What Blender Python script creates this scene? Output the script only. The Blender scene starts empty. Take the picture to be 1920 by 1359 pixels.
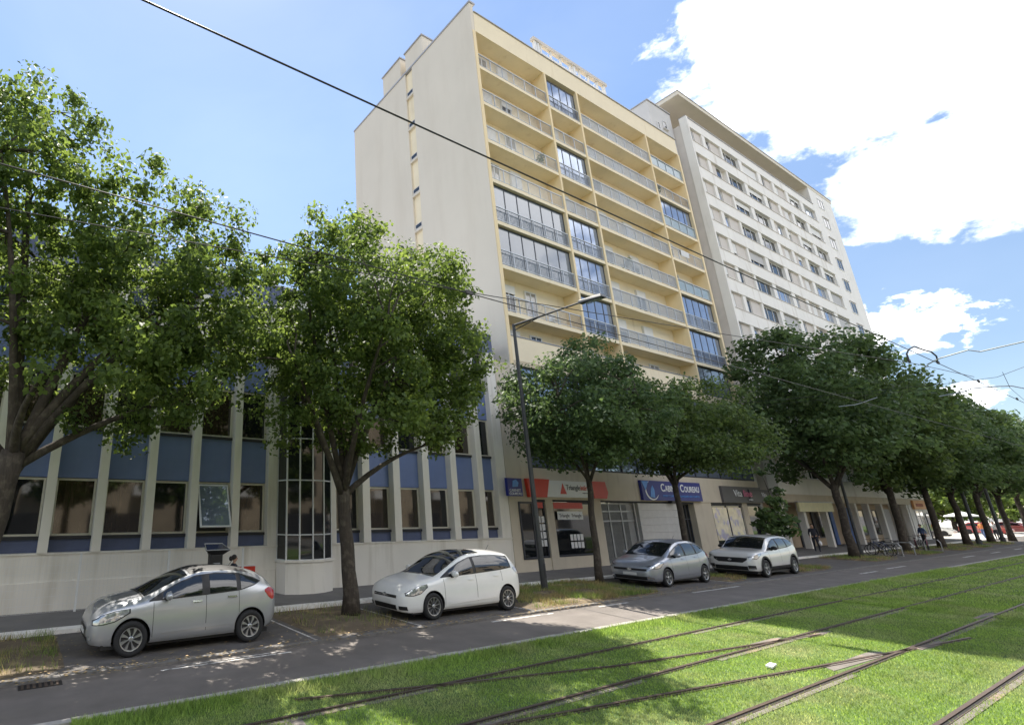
import bpy, bmesh, math, random
import numpy as np
from mathutils import Vector, Matrix

scene = bpy.context.scene
COL = scene.collection
R = math.radians
random.seed(7)
RNG = np.random.default_rng(7)

# ------------------------------------------------------------------ camera
cam_data = bpy.data.cameras.new('camera')
cam_data.sensor_fit = 'HORIZONTAL'
cam_data.sensor_width = 36.0
cam_data.lens = 36.0 * 952.3 / 1920.0
cam_data.shift_x = (960.0 - 589.9) / 1920.0
cam_data.clip_start = 0.1
cam_data.clip_end = 2000.0
cam = bpy.data.objects.new('camera', cam_data)
cam.location = (0.0, 0.0, 2.7)
cam.rotation_euler = (R(90.0) + 0.286588, 0.0, 1.060634 - R(90.0))
COL.objects.link(cam)
scene.camera = cam

# ------------------------------------------------------------------ sun, sky, exposure
SUN_AZ = 13.0            # degrees from +Y towards +X
SUN_EL = 62.8
sun_data = bpy.data.lights.new('sun', 'SUN')
sun_data.energy = 5.0
sun_data.angle = R(0.53)
sun_data.color = (1.0, 0.94, 0.84)
sun = bpy.data.objects.new('sun', sun_data)
sdir = Vector((math.sin(R(SUN_AZ)) * math.cos(R(SUN_EL)), math.cos(R(SUN_AZ)) * math.cos(R(SUN_EL)), math.sin(R(SUN_EL))))
sun.rotation_euler = sdir.to_track_quat('Z', 'Y').to_euler()
sun.location = sdir * 200
COL.objects.link(sun)

world = bpy.data.worlds.new('World')
scene.world = world
world.use_nodes = True


def build_world():
    nt = world.node_tree
    nt.nodes.clear()
    N, L = nt.nodes, nt.links
    out = N.new('ShaderNodeOutputWorld')
    bg = N.new('ShaderNodeBackground')
    bg.inputs['Strength'].default_value = 0.12
    sky = N.new('ShaderNodeTexSky')
    sky.sky_type = 'NISHITA'
    sky.sun_disc = False
    sky.sun_elevation = R(SUN_EL)
    sky.sun_rotation = R(SUN_AZ)
    sky.air_density = 1.0
    sky.dust_density = 0.12
    sky.ozone_density = 2.0
    tc = N.new('ShaderNodeTexCoord')
    nrm = N.new('ShaderNodeVectorMath'); nrm.operation = 'NORMALIZE'
    L.new(tc.outputs['Generated'], nrm.inputs[0])
    sep = N.new('ShaderNodeSeparateXYZ')
    L.new(nrm.outputs[0], sep.inputs[0])

    def m(op, a, b=None, c=None):
        n = N.new('ShaderNodeMath'); n.operation = op
        for i, v in enumerate((a, b, c)):
            if v is None:
                continue
            if isinstance(v, (int, float)):
                n.inputs[i].default_value = v
            else:
                L.new(v, n.inputs[i])
        return n.outputs[0]
    az = m('MULTIPLY', m('ARCTAN2', sep.outputs[0], sep.outputs[1]), 180 / math.pi)
    el = m('MULTIPLY', m('ARCSINE', sep.outputs[2]), 180 / math.pi)

    def noise(scale, detail, rough, dist=0.0, off=(0, 0, 0)):
        mp = N.new('ShaderNodeMapping')
        mp.inputs['Location'].default_value = off
        mp.inputs['Scale'].default_value = (1, 1, 1.7)
        L.new(nrm.outputs[0], mp.inputs['Vector'])
        n = N.new('ShaderNodeTexNoise')
        n.inputs['Scale'].default_value = scale
        n.inputs['Detail'].default_value = detail
        n.inputs['Roughness'].default_value = rough
        n.inputs['Distortion'].default_value = dist
        L.new(mp.outputs[0], n.inputs['Vector'])
        return m('SUBTRACT', n.outputs['Fac'], 0.5)

    def blob(ca, ce, ra, re):
        a = m('DIVIDE', m('SUBTRACT', az, ca), ra)
        e = m('DIVIDE', m('SUBTRACT', el, ce), re)
        r2 = m('ADD', m('MULTIPLY', a, a), m('MULTIPLY', e, e))
        return m('SUBTRACT', 1.0, m('SQRT', r2))
    big = m('MAXIMUM', blob(92, 36.5, 21.5, 11.0), blob(93, 22.8, 15.5, 4.8))
    small = m('MAXIMUM', blob(80.6, 13.4, 3.5, 1.7), blob(81.8, 7.6, 1.6, 0.8))
    far = m('MAXIMUM', blob(145, 33, 34, 15), m('MAXIMUM', blob(-75, 26, 32, 11), blob(-150, 38, 36, 17)))  # out-of-view cloud banks, enlarged to add ambient light
    n3 = noise(34, 7, 0.6, 0.3, (2, 8, 4))
    small = m('ADD', small, m('MULTIPLY', n3, 2.6))
    shape = m('MAXIMUM', m('MAXIMUM', big, far), m('MULTIPLY', small, 0.5))
    n1 = noise(4.5, 7, 0.58, 0.3)
    n2 = noise(15, 8, 0.62, 0.2, (3, 1, 2))
    field = m('ADD', m('MULTIPLY', shape, 0.9), m('ADD', m('MULTIPLY', n1, 1.0), m('MULTIPLY', n2, 0.75)))
    ramp = N.new('ShaderNodeMapRange')
    ramp.interpolation_type = 'SMOOTHSTEP'
    ramp.inputs['From Min'].default_value = -0.02
    ramp.inputs['From Max'].default_value = 0.22
    L.new(field, ramp.inputs['Value'])
    # thin veil in the rest of the sky
    veil = N.new('ShaderNodeMapRange')
    veil.inputs['From Min'].default_value = -0.15
    veil.inputs['From Max'].default_value = 0.35
    veil.inputs['To Min'].default_value = 0.0
    veil.inputs['To Max'].default_value = 0.05
    L.new(noise(2.2, 5, 0.55, 0.4, (7, 3, 1)), veil.inputs['Value'])
    fac = m('MAXIMUM', ramp.outputs[0], veil.outputs[0])
    # cloud brightness with soft grey undersides
    shade = N.new('ShaderNodeMapRange')
    shade.inputs['From Min'].default_value = -0.3
    shade.inputs['From Max'].default_value = 0.3
    shade.inputs['To Min'].default_value = 8.5
    shade.inputs['To Max'].default_value = 13.0
    L.new(noise(3.0, 5, 0.5, 0.2, (1, 5, 9)), shade.inputs['Value'])
    comb = N.new('ShaderNodeCombineColor')
    for i, k in enumerate((1.0, 1.0, 1.02)):
        L.new(m('MULTIPLY', shade.outputs[0], k), comb.inputs[i])
    mix = N.new('ShaderNodeMix'); mix.data_type = 'RGBA'
    L.new(fac, mix.inputs['Factor'])
    tint = N.new('ShaderNodeMix'); tint.data_type = 'RGBA'; tint.blend_type = 'MULTIPLY'
    tint.inputs['Factor'].default_value = 1.0
    L.new(sky.outputs[0], tint.inputs['A'])
    tint.inputs['B'].default_value = (1.03, 0.985, 0.95, 1)
    hz = N.new('ShaderNodeMapRange'); hz.interpolation_type = 'SMOOTHSTEP'
    hz.inputs['From Min'].default_value = 2.0; hz.inputs['From Max'].default_value = 42.0
    hz.inputs['To Min'].default_value = 0.66; hz.inputs['To Max'].default_value = 1.0
    L.new(el, hz.inputs['Value'])
    vs_ = N.new('ShaderNodeVectorMath'); vs_.operation = 'SCALE'
    L.new(tint.outputs['Result'], vs_.inputs[0]); L.new(hz.outputs[0], vs_.inputs['Scale'])
    L.new(vs_.outputs[0], mix.inputs['A'])
    L.new(comb.outputs[0], mix.inputs['B'])
    L.new(mix.outputs['Result'], bg.inputs['Color'])
    L.new(bg.outputs[0], out.inputs['Surface'])


build_world()
scene.view_settings.view_transform = 'Standard'
scene.view_settings.look = 'None'
scene.view_settings.gamma = 1.0
scene.view_settings.use_curve_mapping = False
scene.view_settings.exposure = 1.03
scene.render.engine = 'CYCLES'
scene.cycles.max_bounces = 8
scene.cycles.transparent_max_bounces = 8
scene.cycles.caustics_reflective = False
scene.cycles.caustics_refractive = False


# ------------------------------------------------------------------ materials
MATS = {}


def material(name, color, rough=0.7, metal=0.0, spec=0.5, n_scale=3.0, n_amt=0.12, stretch=(1, 1, 1), bump=0.0, b_scale=60.0,
             color2=None, c2_scale=1.0, c2_lo=0.5, c2_hi=0.65, c2_stretch=(1, 1, 1), coat=0.0, attr=False, transl=0.0, alpha=1.0):
    mt = bpy.data.materials.new(name)
    mt.use_nodes = True
    nt = mt.node_tree
    N, L = nt.nodes, nt.links
    b = N['Principled BSDF']
    b.inputs['Roughness'].default_value = rough
    b.inputs['Metallic'].default_value = metal
    b.inputs['Specular IOR Level'].default_value = spec
    b.inputs['Coat Weight'].default_value = coat
    b.inputs['Coat Roughness'].default_value = 0.03
    tc = N.new('ShaderNodeTexCoord')

    def noise(scale, st, detail=5.0, rg=0.6):
        mp = N.new('ShaderNodeMapping')
        mp.inputs['Scale'].default_value = st
        L.new(tc.outputs['Object'], mp.inputs['Vector'])
        n = N.new('ShaderNodeTexNoise')
        n.inputs['Scale'].default_value = scale
        n.inputs['Detail'].default_value = detail
        n.inputs['Roughness'].default_value = rg
        L.new(mp.outputs[0], n.inputs['Vector'])
        return n.outputs['Fac']
    rgb = N.new('ShaderNodeRGB')
    rgb.outputs[0].default_value = (*color, 1)
    cur = rgb.outputs[0]
    if color2 is not None:
        mr = N.new('ShaderNodeMapRange')
        mr.inputs['From Min'].default_value = c2_lo
        mr.inputs['From Max'].default_value = c2_hi
        L.new(noise(c2_scale, c2_stretch), mr.inputs['Value'])
        mx = N.new('ShaderNodeMix'); mx.data_type = 'RGBA'
        L.new(mr.outputs[0], mx.inputs['Factor'])
        L.new(cur, mx.inputs['A'])
        mx.inputs['B'].default_value = (*color2, 1)
        cur = mx.outputs['Result']
    if attr:
        at = N.new('ShaderNodeAttribute'); at.attribute_name = 'tone'
        mv = N.new('ShaderNodeMapRange')
        mv.inputs['To Min'].default_value = 0.55
        mv.inputs['To Max'].default_value = 1.5
        L.new(at.outputs['Fac'], mv.inputs['Value'])
        hs = N.new('ShaderNodeHueSaturation')
        L.new(mv.outputs[0], hs.inputs['Value'])
        mh = N.new('ShaderNodeMapRange')
        mh.inputs['To Min'].default_value = 0.51
        mh.inputs['To Max'].default_value = 0.486
        L.new(at.outputs['Fac'], mh.inputs['Value'])
        L.new(mh.outputs[0], hs.inputs['Hue'])
        L.new(cur, hs.inputs['Color'])
        cur = hs.outputs[0]
    if n_amt > 0:
        mr = N.new('ShaderNodeMapRange')
        mr.inputs['From Min'].default_value = 0.25
        mr.inputs['From Max'].default_value = 0.75
        mr.inputs['To Min'].default_value = 1 - n_amt
        mr.inputs['To Max'].default_value = 1 + n_amt
        L.new(noise(n_scale, stretch), mr.inputs['Value'])
        vm = N.new('ShaderNodeVectorMath'); vm.operation = 'SCALE'
        L.new(cur, vm.inputs[0]); L.new(mr.outputs[0], vm.inputs['Scale'])
        cur = vm.outputs[0]
    L.new(cur, b.inputs['Base Color'])
    if bump > 0:
        bp = N.new('ShaderNodeBump')
        bp.inputs['Strength'].default_value = bump
        bp.inputs['Distance'].default_value = 0.02
        L.new(noise(b_scale, stretch, 4.0), bp.inputs['Height'])
        L.new(bp.outputs[0], b.inputs['Normal'])
    if transl > 0:
        tr = N.new('ShaderNodeBsdfTranslucent')
        hs = N.new('ShaderNodeHueSaturation')
        hs.inputs['Hue'].default_value = 0.478
        hs.inputs['Saturation'].default_value = 1.1
        hs.inputs['Value'].default_value = 2.9
        L.new(cur, hs.inputs['Color'])
        L.new(hs.outputs[0], tr.inputs['Color'])
        ms = N.new('ShaderNodeMixShader')
        ms.inputs[0].default_value = transl
        L.new(b.outputs[0], ms.inputs[1]); L.new(tr.outputs[0], ms.inputs[2])
        L.new(ms.outputs[0], N['Material Output'].inputs['Surface'])
    if alpha < 1:
        b.inputs['Alpha'].default_value = alpha
    MATS[name] = mt
    return mt


material('asphalt', (0.155, 0.136, 0.12), 0.85, n_scale=1.1, n_amt=0.22, bump=0.35, b_scale=140, color2=(0.19, 0.168, 0.152), c2_scale=0.5, c2_lo=0.45, c2_hi=0.7, c2_stretch=(.35, 1.6, 1))
material('asphalt_dark', (0.12, 0.11, 0.103), 0.9, n_scale=2.0, n_amt=0.3, bump=0.4, b_scale=120, color2=(0.14, 0.12, 0.09), c2_scale=1.6, c2_lo=0.52, c2_hi=0.72)
material('pavement', (0.155, 0.148, 0.145), 0.88, n_scale=1.3, n_amt=0.16, bump=0.3, b_scale=150, color2=(0.17, 0.16, 0.15), c2_scale=.8)
material('ground', (0.14, 0.135, 0.13), 0.9, n_scale=.4, n_amt=0.2)
material('kerb', (0.36, 0.34, 0.31), 0.85, n_scale=5, n_amt=0.25, bump=0.25, b_scale=80)
material('kerb_dark', (0.17, 0.16, 0.15), 0.85, n_scale=5, n_amt=0.3, bump=0.25, b_scale=80)
material('sunlit_pale_kerb', (0.8, 0.78, 0.74), 0.8, n_scale=6, n_amt=0.12, bump=0.2, color2=(.5, .47, .4), c2_scale=2.4, c2_lo=.56, c2_hi=.75)  # pale concrete, lightened further to stand in for sun on the strip
material('road_paint', (0.6, 0.58, 0.55), 0.7, n_scale=12, n_amt=0.3, color2=(0.2, 0.19, 0.18), c2_scale=7, c2_lo=.48, c2_hi=.62)
material('turf', (0.10, 0.16, 0.045), 0.95, n_scale=2.2, n_amt=0.3, bump=0.5, b_scale=70, color2=(0.13, 0.14, 0.05), c2_scale=.9, c2_lo=.5, c2_hi=.75)
material('grass', (0.17, 0.265, 0.07), 0.6, spec=.3, n_scale=.7, n_amt=.22, attr=True, transl=0.35, color2=(0.27, 0.30, 0.15), c2_scale=.6, c2_lo=.46, c2_hi=.7)
material('dry_grass', (0.14, 0.21, 0.06), 0.7, spec=.3, n_scale=.9, n_amt=.25, attr=True, transl=0.3, color2=(0.24, 0.20, 0.09), c2_scale=.9, c2_lo=.45, c2_hi=.6)
material('soil', (0.13, 0.10, 0.065), 0.95, n_scale=3, n_amt=.35, bump=.6, b_scale=40, color2=(.24, .18, .1), c2_scale=2.2)
material('litter', (0.30, 0.22, 0.10), 0.8, n_scale=9, n_amt=.4, attr=True)
material('concrete', (0.17, 0.15, 0.13), 0.85, n_scale=4, n_amt=0.2, bump=0.3, color2=(.33, .22, .16), c2_scale=1.3, c2_lo=.52, c2_hi=.7)
material('rail_steel', (0.16, 0.12, 0.10), 0.45, metal=.7, n_scale=20, n_amt=.25)
material('groove', (0.02, 0.018, 0.016), 0.9, n_amt=.1)
material('bark', (0.05, 0.04, 0.032), 0.95, n_scale=6, n_amt=.35, stretch=(3, 3, .6), bump=1.0, b_scale=9, color2=(.095, .08, .062), c2_scale=5)
material('leaf', (0.076, 0.118, 0.031), 0.55, spec=.28, n_amt=0, attr=True, transl=0.42)
material('leaf_mid', (0.072, 0.112, 0.036), 0.55, spec=.3, n_amt=0, attr=True, transl=0.36)
material('leaf_dark', (0.068, 0.112, 0.041), 0.55, spec=.3, n_amt=0, attr=True, transl=0.3)
material('cream_white', (0.83, 0.79, 0.715), 0.85, n_scale=.5, n_amt=.06, color2=(.58, .535, .45), c2_scale=.8, c2_lo=.52, c2_hi=.82, c2_stretch=(2.4, 2.4, .25), bump=.08, b_scale=90)
material('side_render', (0.72, 0.655, 0.555), 0.85, n_scale=.25, n_amt=.04, color2=(.65, .58, .48), c2_scale=.55, c2_lo=.48, c2_hi=.9, c2_stretch=(1.5, 1.5, .2))
material('tower_white', (0.85, 0.825, 0.78), 0.8, n_scale=.5, n_amt=.06, color2=(.6, .55, .48), c2_scale=.6, c2_lo=.56, c2_hi=.8, c2_stretch=(1.8, 1.8, .3))
material('tower_panel', (0.63, 0.585, 0.54), 0.8, n_scale=.9, n_amt=.08)
material('link_white', (0.62, 0.61, 0.60), 0.85, n_scale=.5, n_amt=.07)
material('yellow', (0.85, 0.695, 0.44), 0.85, n_scale=.5, n_amt=.06, color2=(.66, .5, .28), c2_scale=.8, c2_lo=.58, c2_hi=.85, c2_stretch=(2, 2, .3), bump=.06)
material('pale_yellow', (0.86, 0.75, 0.55), 0.85, n_scale=.6, n_amt=.06, color2=(.68, .56, .38), c2_scale=.8, c2_lo=.58, c2_hi=.85, c2_stretch=(2, 2, .3))
material('square_paving', (0.5, 0.47, 0.42), 0.85, n_scale=.6, n_amt=.2)
material('tan_dark', (0.42, 0.35, 0.26), 0.85, n_scale=.3, n_amt=.3)
material('beige', (0.62, 0.55, 0.44), 0.85, n_scale=.8, n_amt=.08, color2=(.5, .43, .34), c2_scale=1, c2_lo=.55, c2_hi=.8, c2_stretch=(2, 2, .4))
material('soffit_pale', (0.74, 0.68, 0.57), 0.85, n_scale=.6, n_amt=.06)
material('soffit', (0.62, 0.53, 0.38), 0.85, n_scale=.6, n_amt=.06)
material('flashing', (0.40, 0.40, 0.42), 0.5, metal=.3, n_amt=.1)
material('blue_panel', (0.15, 0.205, 0.40), 0.5, n_scale=1.2, n_amt=.1, color2=(.18, .235, .42), c2_scale=.8, c2_lo=.5, c2_hi=.8, c2_stretch=(2, 2, .4))
material('dark_blue', (0.085, 0.105, 0.19), 0.6, n_scale=1.5, n_amt=.2)
material('sill_dark', (0.03, 0.03, 0.035), 0.7, n_amt=.2)
material('frame_cream', (0.62, 0.59, 0.50), 0.5, n_amt=.06)
material('frame_white', (0.75, 0.75, 0.74), 0.45, n_amt=.05)
material('frame_dark', (0.035, 0.038, 0.05), 0.5, n_amt=.1)
material('glass', (0.012, 0.014, 0.016), 0.04, spec=.85, n_scale=.9, n_amt=.3)
material('glass_sky_tint', (0.34, 0.40, 0.52), 0.04, metal=.55, spec=1.0, n_scale=.9, n_amt=.2)  # blue metallic base paints in part of the sky's reflection
material('glass_curtain', (0.33, 0.31, 0.28), 0.12, spec=.6, n_scale=4, n_amt=.35, stretch=(6, 1, .25), coat=.8)
material('glass_warm', (0.035, 0.026, 0.018), 0.05, spec=.8, n_scale=1.6, n_amt=.7, stretch=(5, 1, .4), coat=.5)
material('glass_pale', (0.17, 0.20, 0.25), 0.08, spec=.8, n_scale=.6, n_amt=.15, coat=.8)
material('frosted', (0.50, 0.53, 0.56), 0.35, n_scale=1.2, n_amt=.12, alpha=.38)
material('green_glass', (0.34, 0.41, 0.42), 0.15, spec=.7, n_scale=1.0, n_amt=.12)
material('rail_metal', (0.52, 0.55, 0.60), 0.45, metal=.2, n_amt=.1)
material('rail_dark', (0.24, 0.26, 0.31), 0.5, metal=.2, n_amt=.1)
material('shutter_white', (0.74, 0.73, 0.70), 0.6, n_scale=2, n_amt=.05, stretch=(1, 1, 12))
material('shutter_grey', (0.48, 0.47, 0.46), 0.6, n_scale=2, n_amt=.08, stretch=(1, 1, 12))
material('brick_red', (0.4, 0.13, 0.08), 0.8, n_amt=.2)
material('lamp_grey', (0.055, 0.058, 0.062), 0.5, metal=.3, n_scale=6, n_amt=.2)
material('cable', (0.05, 0.045, 0.045), 0.5, metal=.4, n_amt=.1)
material('copper_cable', (0.16, 0.13, 0.11), 0.45, metal=.6, n_amt=.1)
material('galv', (0.42, 0.43, 0.44), 0.45, metal=.5, n_amt=.12)
material('black', (0.015, 0.015, 0.017), 0.5, n_amt=.1)
material('rubber', (0.02, 0.02, 0.021), 0.85, n_amt=.15)
material('chrome', (0.75, 0.76, 0.78), 0.15, metal=1.0, n_amt=0)
material('alloy', (0.55, 0.56, 0.58), 0.28, metal=.85, n_amt=.05)
material('alloy_dark', (0.05, 0.05, 0.055), 0.5, metal=.3, n_amt=.1)
material('car_glass', (0.012, 0.014, 0.016), 0.02, spec=.9, n_amt=0, coat=.4)
material('silver_paint', (0.46, 0.475, 0.50), 0.32, metal=.55, n_amt=.02, coat=1.0)
material('white_paint', (0.80, 0.80, 0.79), 0.28, n_amt=.02, coat=1.0)
material('grey_paint', (0.38, 0.40, 0.45), 0.32, metal=.55, n_amt=.02, coat=1.0)
material('pearl_paint', (0.74, 0.74, 0.73), 0.28, metal=.1, n_amt=.02, coat=1.0)
material('red_paint', (0.35, 0.03, 0.025), 0.3, n_amt=.05, coat=.8)
material('navy_paint', (0.03, 0.05, 0.11), 0.3, n_amt=.05, coat=.8)
material('head_lamp', (0.55, 0.57, 0.6), 0.08, metal=.6, n_scale=18, n_amt=.5, coat=1.0)
material('tail_lamp', (0.45, 0.02, 0.02), 0.15, n_scale=12, n_amt=.3, coat=1.0)
material('clear_tail', (0.55, 0.5, 0.52), 0.12, metal=.3, n_scale=20, n_amt=.4, coat=1.0)
material('plate', (0.7, 0.7, 0.68), 0.4, n_amt=.05)
material('sign_blue', (0.02, 0.03, 0.22), 0.4, n_amt=.08)
material('sign_sky', (0.10, 0.30, 0.72), 0.4, n_amt=.15)
material('sign_red', (0.62, 0.045, 0.025), 0.4, n_amt=.06)
material('sign_white', (0.78, 0.79, 0.80), 0.4, n_amt=.04)
material('sign_grey', (0.10, 0.095, 0.10), 0.5, n_amt=.1)
material('sign_black', (0.012, 0.012, 0.025), 0.4, n_amt=.1)
material('sign_text', (0.85, 0.86, 0.88), 0.4, n_amt=0)
material('sign_ink', (0.12, 0.12, 0.14), 0.5, n_amt=0)
material('sign_pink', (0.62, 0.10, 0.24), 0.4, n_amt=0)
material('sign_cream', (0.75, 0.70, 0.42), 0.5, n_amt=.08)
material('sign_orange', (0.70, 0.33, 0.14), 0.5, n_amt=.1)
material('door_blue', (0.05, 0.12, 0.36), 0.5, n_amt=.1)
material('stone_tan', (0.48, 0.38, 0.27), 0.85, n_scale=1.2, n_amt=.1)
material('white_tile', (0.62, 0.60, 0.58), 0.5, n_amt=.08)
material('poster', (0.70, 0.62, 0.45), 0.4, n_scale=1.6, n_amt=.3, color2=(.42, .38, .55), c2_scale=1.3, c2_lo=.5, c2_hi=.56, coat=.6)
material('paper', (0.8, 0.8, 0.8), 0.6, n_amt=.05)
material('skin', (0.55, 0.34, 0.24), 0.6, n_amt=.05)
material('hair', (0.015, 0.011, 0.01), 0.6, n_amt=.1)
material('cloth_dark', (0.03, 0.032, 0.045), 0.85, n_scale=8, n_amt=.2)
material('cloth_white', (0.7, 0.7, 0.7), 0.85, n_scale=8, n_amt=.1)
material('cloth_blue', (0.08, 0.12, 0.25), 0.85, n_scale=8, n_amt=.15)
material('cloth_orange', (0.6, 0.22, 0.08), 0.85, n_scale=8, n_amt=.15)
material('wood', (0.25, 0.17, 0.09), 0.8, n_scale=6, n_amt=.25, stretch=(2, 2, .4))
material('bike_red', (0.3, 0.06, 0.09), 0.4, n_amt=.1)
material('solar', (0.02, 0.025, 0.06), 0.15, n_amt=.2, coat=.6)


# ------------------------------------------------------------------ mesh helpers
class MB:
    def __init__(s):
        s.v = []; s.f = []; s.m = []

    def add(s, vs, fs, mi=0):
        o = len(s.v)
        s.v.extend([tuple(p) for p in vs])
        for f in fs:
            s.f.append(tuple(i + o for i in f)); s.m.append(mi)
        return s

    def box(s, x0, x1, y0, y1, z0, z1, mi=0):
        v = [(x0, y0, z0), (x1, y0, z0), (x1, y1, z0), (x0, y1, z0), (x0, y0, z1), (x1, y0, z1), (x1, y1, z1), (x0, y1, z1)]
        return s.add(v, [(0, 3, 2, 1), (4, 5, 6, 7), (0, 1, 5, 4), (1, 2, 6, 5), (2, 3, 7, 6), (3, 0, 4, 7)], mi)

    def prism(s, poly, d0, d1, axis='y', mi=0):
        """poly: (a,b) outline extruded along axis; axis y -> (a=x,b=z); axis z -> (x,y); axis x -> (y,z)"""
        def P(a, b, d):
            return (a, d, b) if axis == 'y' else ((a, b, d) if axis == 'z' else (d, a, b))
        n = len(poly)
        v = [P(a, b, d0) for a, b in poly] + [P(a, b, d1) for a, b in poly]
        f = [tuple(range(n)), tuple(range(2 * n - 1, n - 1, -1))]
        for i in range(n):
            j = (i + 1) % n
            f.append((i, i + n, j + n, j))
        return s.add(v, f, mi)

    def tube(s, path, rad, n=6, mi=0, cap=True):
        path = [Vector(p) for p in path]
        if not isinstance(rad, (list, tuple)):
            rad = [rad] * len(path)
        vs = []; fs = []
        prev = None
        for i, p in enumerate(path):
            t = (path[min(i + 1, len(path) - 1)] - path[max(i - 1, 0)])
            if t.length < 1e-9:
                t = Vector((0, 0, 1))
            t.normalize()
            if prev is None:
                a = Vector((0, 0, 1)) if abs(t.z) < .9 else Vector((1, 0, 0))
                u = t.cross(a).normalized()
            else:
                u = (prev - t * prev.dot(t))
                u = u.normalized() if u.length > 1e-6 else t.orthogonal().normalized()
            prev = u
            w = t.cross(u)
            for k in range(n):
                an = 2 * math.pi * k / n
                vs.append(p + (u * math.cos(an) + w * math.sin(an)) * rad[i])
        for i in range(len(path) - 1):
            for k in range(n):
                k2 = (k + 1) % n
                fs.append((i * n + k, i * n + k2, (i + 1) * n + k2, (i + 1) * n + k))
        if cap:
            fs.append(tuple(range(n - 1, -1, -1)))
            fs.append(tuple(range((len(path) - 1) * n, len(path) * n)))
        return s.add(vs, fs, mi)

    def lathe(s, prof, center, axis='y', n=24, mi=0):
        """prof: list of (r, d) revolved round an axis through center"""
        cx, cy, cz = center
        vs = []; fs = []
        for r, d in prof:
            for k in range(n):
                a = 2 * math.pi * k / n
                c_, s_ = r * math.cos(a), r * math.sin(a)
                vs.append((cx + c_, cy + d, cz + s_) if axis == 'y' else ((cx + c_, cy + s_, cz + d) if axis == 'z' else (cx + d, cy + c_, cz + s_)))
        for i in range(len(prof) - 1):
            for k in range(n):
                k2 = (k + 1) % n
                fs.append((i * n + k, i * n + k2, (i + 1) * n + k2, (i + 1) * n + k))
        return s.add(vs, fs, mi)

    def ellipsoid(s, c, r, n=12, m=8, mi=0):
        prof = []
        for i in range(m + 1):
            a = -math.pi / 2 + math.pi * i / m
            prof.append((max(1e-4, math.cos(a)), math.sin(a)))
        o = len(s.v)
        s.lathe(prof, (0, 0, 0), 'z', n, mi)
        for i in range(o, len(s.v)):
            x, y, z = s.v[i]
            s.v[i] = (c[0] + x * r[0], c[1] + y * r[1], c[2] + z * r[2])
        return s

    def build(s, name, mats, parent=None, smooth=False, bevel=0.0, fixn=True):
        me = bpy.data.meshes.new(name)
        off = Vector(parent_world(parent)) if parent is not None else Vector((0, 0, 0))
        me.from_pydata([(x - off.x, y - off.y, z - off.z) for x, y, z in s.v], [], s.f)
        if not isinstance(mats, (list, tuple)):
            mats = [mats]
        for q in mats:
            me.materials.append(MATS[q] if isinstance(q, str) else q)
        if len(mats) > 1:
            me.polygons.foreach_set('material_index', s.m)
        if fixn and len(s.f) < 6000:
            bm = bmesh.new(); bm.from_mesh(me)
            bmesh.ops.recalc_face_normals(bm, faces=bm.faces)
            bm.to_mesh(me); bm.free()
        if smooth:
            me.polygons.foreach_set('use_smooth', [True] * len(me.polygons))
        me.update()
        return link(name, me, parent, bevel)


def parent_world(o):
    x = y = z = 0.0
    while o is not None:
        x += o.location.x; y += o.location.y; z += o.location.z
        o = o.parent
    return (x, y, z)


def link(name, data, parent=None, bevel=0.0):
    o = bpy.data.objects.new(name, data)
    COL.objects.link(o)
    if parent is not None:
        o.parent = parent
    if bevel > 0:
        b = o.modifiers.new('bevel', 'BEVEL'); b.width = bevel; b.segments = 2; b.limit_method = 'ANGLE'
    return o


def box(name, mat, x0, x1, y0, y1, z0, z1, parent=None, bevel=0.0):
    return MB().box(x0, x1, y0, y1, z0, z1).build(name, mat, parent, bevel=bevel, fixn=False)


def thing(name, label, cat, loc=(0, 0, 0), group=None):
    o = bpy.data.objects.new(name, None)
    o.empty_display_size = 0.3
    COL.objects.link(o)
    o.location = loc
    return tag(o, label, cat, group)


def tag(o, label=None, cat=None, group=None, kind=None):
    if label: o['label'] = label
    if cat: o['category'] = cat
    if group: o['group'] = group
    if kind: o['kind'] = kind
    return o


def stuff(o):
    o['kind'] = 'stuff'
    return o


def structure(o, label=None):
    o['kind'] = 'structure'
    if label: o['label'] = label
    return o


def copy_tree(o, parent=None):
    c = o.copy()
    COL.objects.link(c)
    c.parent = parent
    for ch in list(o.children):
        copy_tree(ch, c)
    return c


_SHARED = {}


def shared_box(name, mat, x0, x1, y0, y1, z0, z1, parent):
    """a box piece whose mesh is shared by every piece of the same size"""
    key = (name, mat, round(x1 - x0, 3), round(y1 - y0, 3), round(z1 - z0, 3))
    if key not in _SHARED:
        me = bpy.data.meshes.new(name)
        b = MB().box(0, x1 - x0, 0, y1 - y0, 0, z1 - z0)
        me.from_pydata(b.v, [], b.f)
        me.materials.append(MATS[mat])
        _SHARED[key] = me
    o = link(name, _SHARED[key], parent)
    px, py, pz = parent_world(parent) if parent is not None else (0, 0, 0)
    o.location = (x0 - px, y0 - py, z0 - pz)
    return o


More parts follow.
